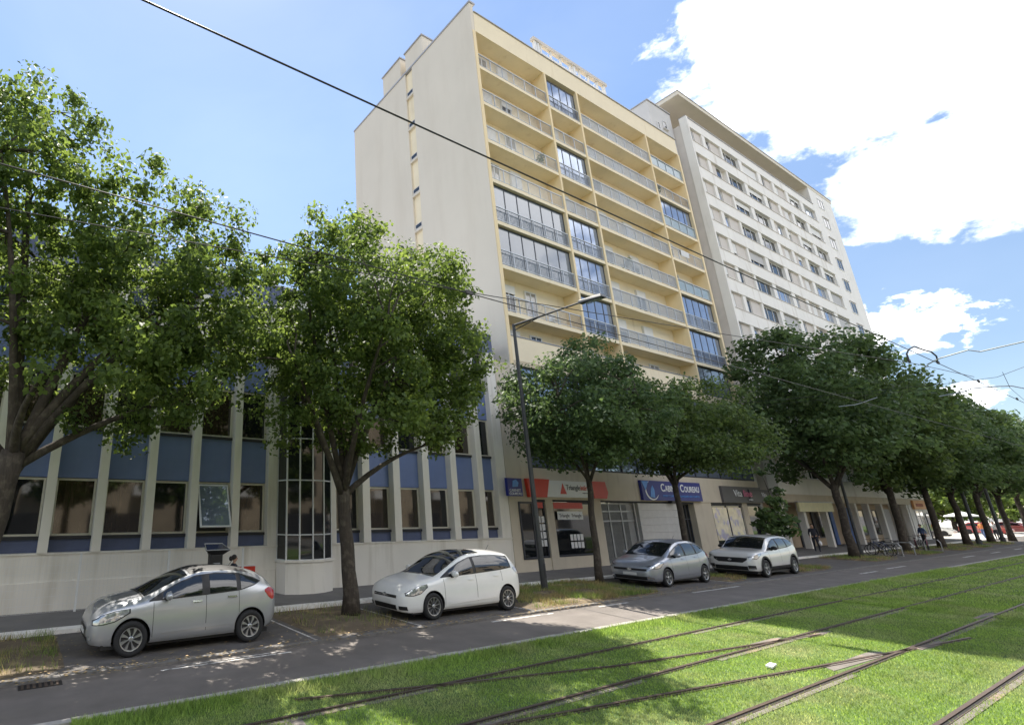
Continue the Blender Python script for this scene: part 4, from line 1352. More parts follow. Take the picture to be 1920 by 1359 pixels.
class Car:
    def __init__(s, spec):
        s.__dict__.update(spec)

    def section(s, x):
        w, zb, zs, zt, wr = (pch(s.halfw, x), pch(s.bottom, x), pch(s.belt, x), pch(s.top, x), pch(s.roofw, x))
        wr = min(wr, w * .93)
        g = max(0.0, zt - zs)
        c = min(.075, g * .22)
        pts = [(0, zb), (.55 * w, zb), (.82 * w, zb), (.93 * w, zb + .025), (.978 * w, zb + .09)]
        hh = zs - zb
        pts += [(.992 * w, zb + .28 * hh), (w, zb + .45 * hh), (.997 * w, zb + .62 * hh), (.99 * w, zb + .78 * hh), (.975 * w, zb + .90 * hh), (.95 * w, zs)]
        ax, az = .95 * w, zs
        bx, bz = wr, zt - c
        for k in range(1, 7):
            t = k / 6
            y = ax + (bx - ax) * t + .045 * min(1, g / .5) * math.sin(math.pi * t)
            z = az + (bz - az) * (t if g > .3 else t ** .8)
            pts.append((y, z))
        for k in range(1, 6):
            t = k / 5
            pts.append((wr * (1 - t), bz + c * (1 - (1 - t) ** 2.2)))
        return pts

    def ysurf(s, x, z):
        p = s.section(x)
        best = None
        for (a, b) in zip(p[3:-1], p[4:]):
            if (a[1] - z) * (b[1] - z) <= 0 and abs(b[1] - a[1]) > 1e-6:
                t = (z - a[1]) / (b[1] - a[1])
                y = a[0] + (b[0] - a[0]) * t
                best = y if best is None else max(best, y)
        return best if best is not None else p[12][0]

    def zsurf(s, x, y):
        p = s.section(x)[10:]
        for (a, b) in zip(p[:-1], p[1:]):
            if (a[0] - y) * (b[0] - y) <= 0 and abs(a[0] - b[0]) > 1e-6:
                t = (y - a[0]) / (b[0] - a[0])
                return a[1] + (b[1] - a[1]) * t
        return p[-1][1]

    def inside(s, x, y, z):
        p = s.section(x)
        if z < p[0][1] or z > p[-1][1]:
            return False
        return y <= s.ysurf(x, z) + 1e-4 and z <= s.zsurf(x, min(y, p[10][0] - 1e-3)) + 1e-4

    def xfront(s, y, z):
        lo, hi = 0.0, 1.0
        y = abs(y)
        if s.inside(0.0, y, z):
            return 0.0
        for _ in range(22):
            m = (lo + hi) / 2
            if s.inside(m, y, z): hi = m
            else: lo = m
        return hi

    def P(s, x, y, z):
        return (s.X + x, s.Y + y, z + s.Z)

    def side_patch(s, name, mat, parent, xs, zlo, zhi, off=.006, nz=5, side=-1):
        b = MB()
        vs = []; fs = []
        for x in xs:
            for k in range(nz):
                z = zlo(x) + (zhi(x) - zlo(x)) * k / (nz - 1)
                vs.append(s.P(x, side * (s.ysurf(x, z) + off), z))
        for i in range(len(xs) - 1):
            for k in range(nz - 1):
                a = i * nz + k
                fs.append((a, a + nz, a + nz + 1, a + 1))
        return b.add(vs, fs).build(name, mat, parent, smooth=True)

    def top_patch(s, name, mat, parent, x0, x1, frac0, frac1, off=.006, nx=12, ny=13):
        vs = []; fs = []
        for i in range(nx + 1):
            u = i / nx
            x = x0 + (x1 - x0) * u
            f = frac0 + (frac1 - frac0) * u
            yw = f if f > 1.01 else pch(s.roofw, x) * f
            for j in range(ny):
                y = yw * (2 * j / (ny - 1) - 1)
                vs.append(s.P(x - off * .6, y, s.zsurf(x, abs(y)) + off))
        for i in range(nx):
            for j in range(ny - 1):
                a = i * ny + j
                fs.append((a, a + 1, a + ny + 1, a + ny))
        return MB().add(vs, fs).build(name, mat, parent, smooth=True)

    def front_patch(s, name, mat, parent, outline_lo, outline_hi, y0, y1, off=.008, ny=14, nz=5):
        vs = []; fs = []
        for i in range(ny + 1):
            y = y0 + (y1 - y0) * i / ny
            for k in range(nz):
                zl, zh = outline_lo(y), outline_hi(y)
                z = zl + (zh - zl) * k / (nz - 1)
                vs.append(s.P(s.xfront(y, z) - off, y, z))
        for i in range(ny):
            for k in range(nz - 1):
                a = i * nz + k
                fs.append((a, a + nz, a + nz + 1, a + 1))
        return MB().add(vs, fs).build(name, mat, parent, smooth=True)


def lin(*pts):
    def f(x):
        if x <= pts[0][0]: return pts[0][1]
        for (a, b) in zip(pts[:-1], pts[1:]):
            if x <= b[0]:
                return a[1] + (b[1] - a[1]) * (x - a[0]) / (b[0] - a[0])
        return pts[-1][1]
    return f


def frange(a, b, n):
    return [a + (b - a) * i / n for i in range(n + 1)]


def wheel(parent, c, x, side, r, rim_r, spokes, style):
    X, Y, Z = c.X + x, c.Y + side * (c.W / 2 - .115), c.Z + r
    d = side
    t = MB()
    wd = .105
    prof = [(rim_r, -wd * d), (r * .86, -wd * d * 1.02), (r * .965, -wd * d * .88), (r, -wd * d * .55), (r, wd * d * .55), (r * .965, wd * d * .88), (r * .86, wd * d * 1.02), (rim_r, wd * d * .95), (rim_r * .97, wd * d * .6)]
    t.lathe(prof, (X, Y, Z), 'y', 32)
    w = t.build('wheel', 'rubber', parent, smooth=True)
    rb = MB()
    rb.lathe([(rim_r * 1.0, wd * d * .75), (rim_r * .99, wd * d * .97), (rim_r * .92, wd * d * .93), (rim_r * .90, wd * d * .4)], (X, Y, Z), 'y', 28)
    yo = Y + d * wd * .82
    for k in range(spokes):
        a = 2 * math.pi * k / spokes + .2
        da = (.30 if style == 'wide' else .13) * (10 / spokes) * .9
        tw = .18 if style == 'wide' else 0
        pts = []
        for rr, hw in ((rim_r * .16, da * 1.0), (rim_r * .55, da * (.62 if style == 'thin' else .8)), (rim_r * .93, da * (.8 if style == 'thin' else .95))):
            tt = a + tw * rr / rim_r
            pts.append((rr, tt - hw * .5, tt + hw * .5))
        vs = []
        for rr, a0, a1 in pts:
            for aa in (a0, a1):
                vs.append((X + rr * math.cos(aa), yo, Z + rr * math.sin(aa)))
                vs.append((X + rr * math.cos(aa), yo - d * .05, Z + rr * math.sin(aa)))
        fs = []
        for i in range(2):
            o = i * 4
            fs += [(o, o + 2, o + 6, o + 4), (o, o + 4, o + 5, o + 1), (o + 2, o + 3, o + 7, o + 6)]
        rb.add(vs, fs)
    rb.lathe([(.001, wd * d * .9), (rim_r * .17, wd * d * .88), (rim_r * .22, wd * d * .8), (rim_r * .22, wd * d * .5)], (X, Y, Z), 'y', 16)
    rb.build('rim', 'alloy', w)
    MB().lathe([(.001, wd * d * .42), (rim_r * .95, wd * d * .42), (rim_r * .97, wd * d * .3)], (X, Y, Z), 'y', 24).build('brake_disc', 'alloy_dark', w)
    return w


def make_car(label, c, group='cars parked along the kerb'):
    t = thing('parked_car', label, 'car', (c.X + c.L / 2, c.Y, 0), group)
    # closed body shell
    xs = sorted(set([0, .012, .03, .06, .10, .16, .24] + frange(.32, c.L - .3, 44) + [c.L - .22, c.L - .14, c.L - .08, c.L - .04, c.L - .015, c.L]))
    secs = [c.section(x) for x in xs]
    n = len(secs[0])
    ring = 2 * n - 2
    vs = []; fs = []
    for x, p in zip(xs, secs):
        for (y, z) in p: vs.append(c.P(x, -y, z))
        for (y, z) in reversed(p[1:-1]): vs.append(c.P(x, y, z))
    for i in range(len(xs) - 1):
        for k in range(ring):
            k2 = (k + 1) % ring
            fs.append((i * ring + k, i * ring + k2, (i + 1) * ring + k2, (i + 1) * ring + k))
    fs.append(tuple(range(ring)))
    fs.append(tuple(range((len(xs) - 1) * ring, len(xs) * ring))[::-1])
    body = MB().add(vs, fs).build('body', [c.paint, 'black'], t, smooth=False)
    # wheel arches
    cut = MB()
    for wx in c.wheels:
        cut.lathe([(.001, -c.W), (c.arch, -c.W), (c.arch, -c.W / 2 + .32), (.001, -c.W / 2 + .32)], (c.X + wx, c.Y, c.Z + c.wr + .015), 'y', 32, 1)
        cut.lathe([(.001, c.W / 2 - .32), (c.arch, c.W / 2 - .32), (c.arch, c.W), (.001, c.W)], (c.X + wx, c.Y, c.Z + c.wr + .015), 'y', 32, 1)
    co = cut.build('cutter', [c.paint, 'black'], t)
    md = body.modifiers.new('cut', 'BOOLEAN'); md.operation = 'DIFFERENCE'; md.object = co; md.solver = 'EXACT'
    bpy.context.view_layer.update()
    dg = bpy.context.evaluated_depsgraph_get()
    me = bpy.data.meshes.new_from_object(body.evaluated_get(dg))
    body.modifiers.clear()
    body.data = me
    bpy.data.objects.remove(co)
    me.polygons.foreach_set('use_smooth', [True] * len(me.polygons))
    me.set_sharp_from_angle(angle=R(38))
    # arch lips
    for wx in c.wheels:
        for sd in (-1, 1):
            vs = []; fs = []
            m = 22
            for k in range(m + 1):
                a = math.pi * (-.04 + 1.08 * k / m)
                for rr, o in ((c.arch - .004, .004), (c.arch + c.lip, .006)):
                    x = wx + rr * math.cos(a); z = c.wr + .015 + rr * math.sin(a)
                    z = max(z, pch(c.bottom, x) + .02)
                    vs.append(c.P(x, sd * (c.ysurf(x, z) + o), z))
            for k in range(m):
                fs.append((2 * k, 2 * k + 1, 2 * k + 3, 2 * k + 2))
            MB().add(vs, fs).build('wheel_arch', 'black' if c.lip > .02 else c.paint, t, smooth=True)
    for wx in c.wheels:
        for sd in (-1, 1):
            wheel(t, c, wx, sd, c.wr, c.rim, c.spokes, c.rstyle)
    for sd in (-1, 1):
        x0, x1 = c.dlo[0][0], c.dlo[-1][0]
        zl = lin(*c.dlo); zh = lin(*c.dhi)
        tr = c.side_patch('window_trim', 'black', t, frange(x0, x1, 40), zl, zh, .004, side=sd)
        for (a, b) in c.panes:
            g0 = .022
            c.side_patch('side_window', 'car_glass', tr, frange(a, b, 16), lambda x: min(zl(x) + g0, (zl(x) + zh(x)) / 2 - .001), lambda x: max(zh(x) - g0, (zl(x) + zh(x)) / 2 + .001), .009, side=sd)
        for (sx, z0, z1) in c.seams:
            c.side_patch('door_seam', 'black', t, [sx - .005, sx + .005], lambda x: z0, lambda x: z1, .003, 10, sd)
        for hx in c.handles:
            hz = zl(hx) - c.hdrop
            c.side_patch('door_handle', c.handle_mat, t, frange(hx - .10, hx + .10, 8), lambda x: hz - .018, lambda x: hz + .018, .028, 4, sd)
        c.side_patch('crease', c.paint, t, frange(c.wheels[0] + .55, c.wheels[1] - .5, 16), lambda x: pch(c.bottom, x) + c.crz + .03 * (x - 1), lambda x: pch(c.bottom, x) + c.crz + .07 + .03 * (x - 1), .012, 4, sd)
        c.side_patch('sill', c.sill, t, frange(c.wheels[0] + c.arch + .02, c.wheels[1] - c.arch - .02, 16), lambda x: pch(c.bottom, x) + .03, lambda x: pch(c.bottom, x) + c.sillh, .008, 4, sd)
        # mirror
        mx, mz = c.mirror
        yy = c.ysurf(mx, mz)
        mb = MB().ellipsoid(c.P(mx + .02, sd * (yy + .13), mz + .06), (.075, .125, .085), 14, 8)
        mo = mb.build('wing_mirror', c.mirror_mat, t, smooth=True)
        MB().tube([c.P(mx, sd * (yy - .02), mz - .02), c.P(mx + .01, sd * (yy + .07), mz)], .035, 8).build('mirror_stalk', 'black', mo)
        # lamps
        hl = c.headlamp
        hl2 = [(hl[0][0] - .015, hl[0][1] - .015, hl[0][2] + .012)] + [(q[0], q[1] - .018, q[2] + .012) for q in hl[1:-1]] + [(hl[-1][0] + .03, hl[-1][1] - .008, hl[-1][2] + .008)]
        c.side_patch('lamp_surround', 'black', t, frange(hl2[0][0], hl2[-1][0], 14), lin(*[(q[0], q[1]) for q in hl2]), lin(*[(q[0], q[2]) for q in hl2]), .004, side=sd)
        c.side_patch('headlight', 'head_lamp', t, frange(hl[0][0], hl[-1][0], 14), lin(*[(q[0], q[1]) for q in hl]), lin(*[(q[0], q[2]) for q in hl]), .008, side=sd)
        tl = c.taillamp
        c.side_patch('tail_light', c.tail_mat, t, frange(tl[0][0], tl[-1][0], 8), lin(*[(q[0], q[1]) for q in tl]), lin(*[(q[0], q[2]) for q in tl]), .008, side=sd)
    c.top_patch('windscreen', 'car_glass', t, c.ws[0], c.ws[1], c.ws[2], .95)
    if c.panoroof:
        c.top_patch('roof_glass_or_reflection', c.panoroof[2], t, c.panoroof[0], c.panoroof[1], .93, .93)  # real glass on the white car, painted dark reflection on the silver one
    c.top_patch('rear_window', 'car_glass', t, c.rw[0], c.rw[1], .86, .9)
    # bonnet shut line
    c.top_patch('bonnet_seam', 'black', t, c.ws[0] - .05, c.ws[0] - .015, .96, .96, .004, 1)
    # nose
    for (nm, mt, lo, hi, y0, y1, off) in c.front:
        c.front_patch(nm, mt, t, lin(*lo), lin(*hi), y0, y1, off)
    MB().tube([c.P(c.ant, 0, c.zsurf(c.ant, 0)), c.P(c.ant + .12, 0, c.zsurf(c.ant, 0) + .14)], .006, 5).build('aerial', 'black', t)
    # underside so that no light leaks below the sills
    MB().box(c.X + .25, c.X + c.L - .25, c.Y - c.W / 2 + .12, c.Y + c.W / 2 - .12, c.Z + .16, c.Z + .24).build('underbody', 'black', t, fixn=False)
    return t


const = lambda z: [(-2, z), (2, z)]
# small silver hatchback
hatch = Car(dict(X=1.46, Y=12.12, Z=.03, L=3.94, W=1.73, paint='silver_paint', wheels=(.78, 3.25), wr=.318, rim=.212, spokes=8, rstyle='wide', arch=.366, lip=.012,
    halfw=[(0, .50), (.05, .62), (.14, .73), (.30, .80), (.55, .845), (.9, .862), (2.0, .865), (3.1, .86), (3.5, .835), (3.75, .78), (3.88, .70), (3.94, .6)],
    bottom=[(0, .34), (.06, .24), (.3, .20), (.8, .19), (3.2, .20), (3.7, .26), (3.94, .42)],
    belt=[(0, .55), (.08, .67), (.25, .79), (.6, .87), (1.1, .92), (1.8, .935), (2.6, .975), (3.3, 1.02), (3.7, 1.03), (3.94, .98)],
    top=[(0, .60), (.05, .72), (.15, .84), (.35, .94), (.7, 1.01), (.98, 1.06), (1.42, 1.27), (1.85, 1.44), (2.25, 1.515), (2.7, 1.51), (3.2, 1.445), (3.55, 1.35), (3.68, 1.27), (3.85, 1.08), (3.94, 1.0)],
    roofw=[(0, .40), (.2, .55), (.5, .64), (1.0, .68), (1.5, .655), (2.0, .62), (3.0, .605), (3.5, .585), (3.94, .52)],
    dlo=[(1.08, .955), (1.3, .965), (2.2, 1.0), (3.0, 1.04), (3.35, 1.12), (3.52, 1.19)], dhi=[(1.08, .975), (1.35, 1.12), (1.7, 1.28), (2.05, 1.385), (2.5, 1.415), (3.0, 1.38), (3.35, 1.28), (3.52, 1.20)],
    panes=[(1.33, 2.16), (2.33, 2.93), (3.03, 3.48)], seams=[(1.17, .32, .94), (2.25, .34, 1.0), (2.98, .62, 1.04)], handles=(2.05, 2.82), hdrop=.09, handle_mat='chrome', crz=.17, sill='silver_paint', sillh=.11,
    mirror=(1.42, .99), mirror_mat='silver_paint', headlamp=[(.08, .60, .66), (.22, .61, .76), (.45, .66, .82), (.70, .79, .85)], taillamp=[(3.60, .98, 1.02), (3.70, .86, 1.06), (3.80, .80, 1.04), (3.86, .82, .96)], tail_mat='tail_lamp',
    ws=(1.0, 1.88, .93), panoroof=(1.93, 3.25, 'black'), rw=(3.58, 3.82), ant=3.0,  # black roof patch paints the reflection of dark trees on silver
    front=[('grille', 'black', const(.47), const(.53), -.42, .42, .006), ('lower_grille', 'black', const(.27), const(.37), -.5, .5, .008), ('number_plate', 'plate', const(.385), const(.465), -.26, .26, .02), ('badge', 'chrome', [(-.1, .57), (0, .545), (.1, .57)], [(-.1, .585), (0, .585), (.1, .585)], -.1, .1, .014), ('fog_lamp', 'head_lamp', const(.33), const(.40), -.66, -.56, .01), ('fog_lamp', 'head_lamp', const(.33), const(.40), .56, .66, .01)]))
make_car('silver hatchback with a dark reflection painted on its roof parked in front of the office wall', hatch)

# white people carrier
mpv = Car(dict(X=8.86, Y=11.98, Z=.03, L=4.44, W=1.79, paint='white_paint', wheels=(.92, 3.70), wr=.325, rim=.225, spokes=10, rstyle='thin', arch=.372, lip=.012,
    halfw=[(0, .52), (.05, .66), (.14, .77), (.30, .84), (.6, .88), (1.0, .893), (2.2, .895), (3.5, .89), (4.0, .865), (4.25, .81), (4.38, .73), (4.44, .62)],
    bottom=[(0, .32), (.06, .22), (.3, .18), (.9, .19), (3.6, .21), (4.2, .27), (4.44, .42)],
    belt=[(0, .56), (.1, .66), (.3, .77), (.6, .85), (1.2, .92), (2.0, .965), (3.0, 1.01), (3.8, 1.06), (4.2, 1.08), (4.44, 1.02)],
    top=[(0, .60), (.06, .70), (.18, .80), (.45, .90), (.85, .985), (1.12, 1.04), (1.6, 1.28), (2.1, 1.51), (2.6, 1.605), (3.2, 1.61), (3.8, 1.575), (4.08, 1.52), (4.2, 1.38), (4.35, 1.14), (4.44, 1.04)],
    roofw=[(0, .42), (.2, .58), (.5, .68), (1.1, .72), (1.6, .70), (2.2, .66), (3.4, .645), (4.0, .62), (4.44, .55)],
    dlo=[(1.25, .985), (1.5, 1.0), (2.4, 1.03), (3.4, 1.075), (3.98, 1.12)], dhi=[(1.25, 1.0), (1.6, 1.17), (2.0, 1.34), (2.4, 1.455), (2.9, 1.49), (3.5, 1.475), (3.98, 1.43)],
    panes=[(1.55, 2.44), (2.55, 3.92)], seams=[(1.32, .32, .97), (2.5, .34, 1.02), (3.52, .80, 1.07)], handles=(2.3, 3.3), hdrop=.11, handle_mat='white_paint', crz=.12, sill='white_paint', sillh=.1,
    mirror=(1.62, 1.02), mirror_mat='white_paint', headlamp=[(.12, .62, .66), (.28, .62, .76), (.5, .66, .83), (.72, .80, .86)], taillamp=[(4.05, 1.08, 1.13), (4.18, .97, 1.14), (4.30, .93, 1.12), (4.36, .95, 1.06)], tail_mat='clear_tail',
    ws=(1.15, 2.12, .94), panoroof=(2.14, 2.95, 'car_glass'), rw=(4.14, 4.34), ant=3.9,
    front=[('grille', 'alloy_dark', const(.535), const(.605), -.48, .48, .006), ('grille_bar', 'chrome', const(.562), const(.577), -.48, .48, .014), ('lower_grille', 'black', const(.25), const(.37), -.46, .46, .008), ('number_plate', 'plate', const(.40), const(.49), -.26, .26, .02), ('badge', 'chrome', [(-.09, .58), (0, .54), (.09, .58)], [(-.09, .60), (0, .635), (.09, .60)], -.09, .09, .016), ('fog_lamp', 'black', const(.27), const(.36), -.76, -.55, .01), ('fog_lamp', 'black', const(.27), const(.36), .55, .76, .01)]))
make_car('white people carrier with dark glass roof parked beside the big linden', mpv)

# grey compact MPV
mini = Car(dict(X=20.68, Y=12.32, Z=.03, L=4.37, W=1.845, paint='grey_paint', wheels=(.90, 3.60), wr=.325, rim=.22, spokes=5, rstyle='wide', arch=.372, lip=.012,
    halfw=[(0, .55), (.05, .69), (.14, .80), (.30, .87), (.6, .905), (1.0, .92), (2.2, .922), (3.5, .915), (3.95, .88), (4.2, .82), (4.32, .74), (4.37, .64)],
    bottom=[(0, .32), (.06, .23), (.3, .19), (.9, .19), (3.6, .21), (4.1, .27), (4.37, .42)],
    belt=[(0, .58), (.1, .68), (.3, .80), (.6, .87), (1.2, .95), (2.0, .985), (3.0, 1.02), (3.7, 1.07), (4.1, 1.08), (4.37, 1.02)],
    top=[(0, .62), (.06, .73), (.18, .84), (.45, .94), (.8, 1.02), (1.02, 1.07), (1.5, 1.32), (1.95, 1.53), (2.4, 1.62), (3.0, 1.63), (3.6, 1.57), (3.95, 1.47), (4.1, 1.34), (4.28, 1.1), (4.37, 1.03)],
    roofw=[(0, .45), (.2, .6), (.5, .7), (1.0, .74), (1.5, .735), (2.1, .69), (3.3, .665), (3.9, .63), (4.37, .55)],
    dlo=[(1.15, 1.0), (1.4, 1.01), (2.4, 1.04), (3.3, 1.08), (3.8, 1.16)], dhi=[(1.15, 1.02), (1.5, 1.2), (1.9, 1.37), (2.3, 1.475), (2.9, 1.50), (3.4, 1.44), (3.8, 1.30)],
    panes=[(1.42, 2.3), (2.42, 3.15), (3.25, 3.75)], seams=[(1.25, .32, .99), (2.36, .34, 1.03), (3.3, .75, 1.08)], handles=(2.15, 3.1), hdrop=.10, handle_mat='grey_paint', crz=.16, sill='grey_paint', sillh=.12,
    mirror=(1.55, 1.03), mirror_mat='grey_paint', headlamp=[(.10, .68, .72), (.28, .66, .80), (.5, .70, .86), (.72, .83, .88)], taillamp=[(4.0, 1.0, 1.06), (4.12, .92, 1.12), (4.25, .9, 1.1), (4.3, .92, 1.02)], tail_mat='tail_lamp',
    ws=(1.05, 1.98, .95), panoroof=None, rw=(4.02, 4.26), ant=3.4,
    front=[('grille', 'black', const(.565), const(.64), -.62, .62, .006), ('badge', 'chrome', [(-.09, .60), (0, .54), (.09, .60)], [(-.09, .61), (0, .68), (.09, .61)], -.09, .09, .018), ('lower_grille', 'black', const(.26), const(.37), -.6, .6, .008), ('number_plate', 'plate', const(.40), const(.50), -.26, .26, .02), ('lip', 'alloy', const(.235), const(.26), -.7, .7, .014), ('fog_lamp', 'chrome', const(.29), const(.37), -.80, -.62, .012), ('fog_lamp', 'chrome', const(.29), const(.37), .62, .80, .012)]))
make_car('grey compact people carrier parked behind the slender linden', mini)

# white SUV
suv = Car(dict(X=27.45, Y=11.85, Z=.03, L=4.62, W=1.86, paint='pearl_paint', wheels=(.94, 3.74), wr=.36, rim=.235, spokes=5, rstyle='wide', arch=.415, lip=.075,
    halfw=[(0, .60), (.04, .74), (.10, .83), (.24, .89), (.5, .915), (1.0, .928), (2.2, .93), (3.7, .925), (4.2, .90), (4.45, .84), (4.57, .76), (4.62, .66)],
    bottom=[(0, .38), (.06, .28), (.3, .24), (.9, .25), (3.7, .27), (4.3, .32), (4.62, .48)],
    belt=[(0, .66), (.08, .80), (.2, .93), (.5, .985), (1.2, 1.03), (2.0, 1.05), (3.0, 1.09), (3.9, 1.14), (4.3, 1.15), (4.62, 1.08)],
    top=[(0, .72), (.05, .86), (.12, .97), (.35, 1.035), (.8, 1.09), (1.22, 1.12), (1.6, 1.40), (1.95, 1.60), (2.3, 1.665), (3.1, 1.685), (3.9, 1.65), (4.25, 1.56), (4.38, 1.38), (4.53, 1.16), (4.62, 1.1)],
    roofw=[(0, .5), (.15, .68), (.5, .76), (1.2, .78), (1.6, .75), (2.1, .71), (3.5, .69), (4.2, .66), (4.62, .58)],
    dlo=[(1.35, 1.065), (1.6, 1.075), (2.4, 1.09), (3.4, 1.14), (4.1, 1.24)], dhi=[(1.35, 1.08), (1.7, 1.28), (2.0, 1.43), (2.4, 1.53), (3.1, 1.55), (3.7, 1.50), (4.1, 1.40)],
    panes=[(1.62, 2.45), (2.57, 3.35), (3.45, 4.05)], seams=[(1.4, .40, 1.04), (2.5, .42, 1.08), (3.45, .85, 1.13)], handles=(2.3, 3.25), hdrop=.10, handle_mat='pearl_paint', crz=.2, sill='black', sillh=.17,
    mirror=(1.75, 1.10), mirror_mat='black', headlamp=[(.06, .78, .84), (.22, .76, .90), (.45, .84, .94), (.68, .94, .97)], taillamp=[(4.25, .98, 1.04), (4.38, .92, 1.12), (4.5, .9, 1.1), (4.55, .92, 1.02)], tail_mat='tail_lamp',
    ws=(1.28, 2.02, .95), panoroof=None, rw=(4.28, 4.5), ant=3.9,
    front=[('grille', 'black', [(-.62, .72), (-.45, .60), (.45, .60), (.62, .72)], const(.80), -.62, .62, .006), ('badge', 'chrome', [(-.08, .69), (0, .65), (.08, .69)], [(-.08, .71), (0, .755), (.08, .71)], -.08, .08, .018), ('lower_grille', 'black', const(.30), const(.46), -.6, .6, .008), ('number_plate', 'plate', const(.48), const(.57), -.26, .26, .02), ('fog_surround', 'black', const(.36), const(.50), -.85, -.62, .01), ('fog_surround', 'black', const(.36), const(.50), .62, .85, .01), ('fog_lamp', 'chrome', const(.37), const(.40), -.83, -.64, .018), ('fog_lamp', 'chrome', const(.37), const(.40), .64, .83, .018)]))
make_car('white SUV with black wheel arches, last of the parked row', suv)


# distant traffic at the square
def far_car(label, X, Y, paint, rot):
    t = thing('distant_car', label, 'car', (X, Y, .01), 'distant cars at the square')
    b = MB()
    prof = [(0, .35), (.02, .6), (.2, .75), (1.0, .92), (1.6, 1.38), (2.2, 1.48), (3.2, 1.45), (3.9, 1.05), (4.1, .95), (4.15, .4), (3.9, .22), (.3, .22)]
    vs = []
    for yy, sc in ((-.85, .97), (-.6, 1.0), (.6, 1.0), (.85, .97)):
        for (x, z) in prof:
            k = 1.0 if abs(yy) < .7 else (1.0 if z < 1.0 else .93)
            vs.append((X + x - 2, Y + yy * (1 if z < 1.0 else .82), .01 + z * k))
    n = len(prof)
    fs = [tuple(range(n))[::-1], tuple(range(3 * n, 4 * n))]
    for i in range(3):
        for k in range(n):
            k2 = (k + 1) % n
            fs.append((i * n + k, i * n + k2, (i + 1) * n + k2, (i + 1) * n + k))
    b.add(vs, fs).build('body', paint, t, smooth=False)
    for sy in (-1, 1):
        MB().prism([(X - .75, 1.0), (X - .42, 1.3), (X + .2, 1.36), (X + 1.15, 1.32), (X + 1.55, 1.04)], Y + sy * .80, Y + sy * .765, 'y').build('side_window', 'car_glass', t)
        for wx in (-1.25, 1.3):
            MB().lathe([(.001, -.1), (.31, -.1), (.31, .1), (.001, .1)], (X + wx, Y + sy * .8, .32), 'y', 16).build('wheel', 'rubber', t)
    t.rotation_euler = (0, 0, R(rot))
    return t


far_car('distant white car crossing the sunlit square at the right', 96, 20.0, 'white_paint', 90)
far_car('distant red car parked beyond the square at the right', 108, 17.6, 'red_paint', 80)
far_car('distant dark red car farther along the square', 116, 16.4, 'red_paint', 85)
far_car('distant navy car waiting by the tower corner', 92, 24.5, 'navy_paint', 90)
far_car('distant silver car deep in the side street', 100, 31, 'silver_paint', 60)


# ------------------------------------------------------------------ street lamp
lp = thing('street_lamp', 'tall dark grey street lamp with long arm over the lane', 'street lamp', (16.57, 13.0, 0))
MB().tube([(16.57, 13, 0), (16.57, 13, 1.1), (16.57, 13, 1.12), (16.57, 13, 10.05)], [.115, .11, .095, .06], 10).build('pole', 'lamp_grey', lp)
MB().tube([(16.57, 13.0, 10.0), (16.57, 9.95, 9.92)], [.05, .035], 8).build('arm', 'lamp_grey', lp)
MB().tube([(16.57, 13.0, 9.78), (16.57, 11.9, 9.93)], .02, 6).build('arm_brace', 'lamp_grey', lp)
MB().add([(16.45, 10.1, 9.86), (16.69, 10.1, 9.86), (16.74, 9.2, 9.80), (16.40, 9.2, 9.80), (16.48, 10.1, 9.99), (16.66, 10.1, 9.99), (16.68, 9.25, 9.93), (16.46, 9.25, 9.93)],
         [(0, 3, 2, 1), (4, 5, 6, 7), (0, 1, 5, 4), (1, 2, 6, 5), (2, 3, 7, 6), (3, 0, 4, 7)]).build('lamp_head', 'lamp_grey', lp, bevel=.02)
box('lens', 'frosted', 16.47, 16.67, 9.3, 9.85, 9.785, 9.80, lp)
box('service_hatch', 'sill_dark', 16.53, 16.61, 12.885, 12.90, .5, .95, lp)

# ------------------------------------------------------------------ pay machine with solar panel
pm = thing('parking_meter', 'black parking meter with tilted solar panel behind the silver car', 'parking meter', (4.85, 14.2, 0))
box('cabinet', 'black', 4.68, 5.02, 14.06, 14.34, .1, 1.62, pm, bevel=.03)
MB().add([(4.5, 13.98, 1.72), (5.2, 13.98, 1.72), (5.1, 14.42, 1.86), (4.6, 14.42, 1.86), (4.68, 14.06, 1.6), (5.02, 14.06, 1.6), (5.02, 14.34, 1.6), (4.68, 14.34, 1.6)],
         [(0, 1, 2, 3), (4, 7, 6, 5), (0, 4, 5, 1), (1, 5, 6, 2), (2, 6, 7, 3), (3, 7, 4, 0)]).build('hood', 'black', pm)
MB().add([(4.54, 14.0, 1.732), (5.16, 14.0, 1.732), (5.08, 14.4, 1.862), (4.62, 14.4, 1.862)], [(0, 1, 2, 3)]).build('solar_panel', 'solar', pm, fixn=False)
MB().tube([(4.52, 13.985, 1.728), (5.18, 13.985, 1.728), (5.1, 14.41, 1.868), (4.6, 14.41, 1.868), (4.52, 13.985, 1.728)], .014, 5).build('panel_frame', 'galv', pm)
box('screen', 'frosted', 4.76, 4.94, 14.05, 14.058, 1.25, 1.4, pm)


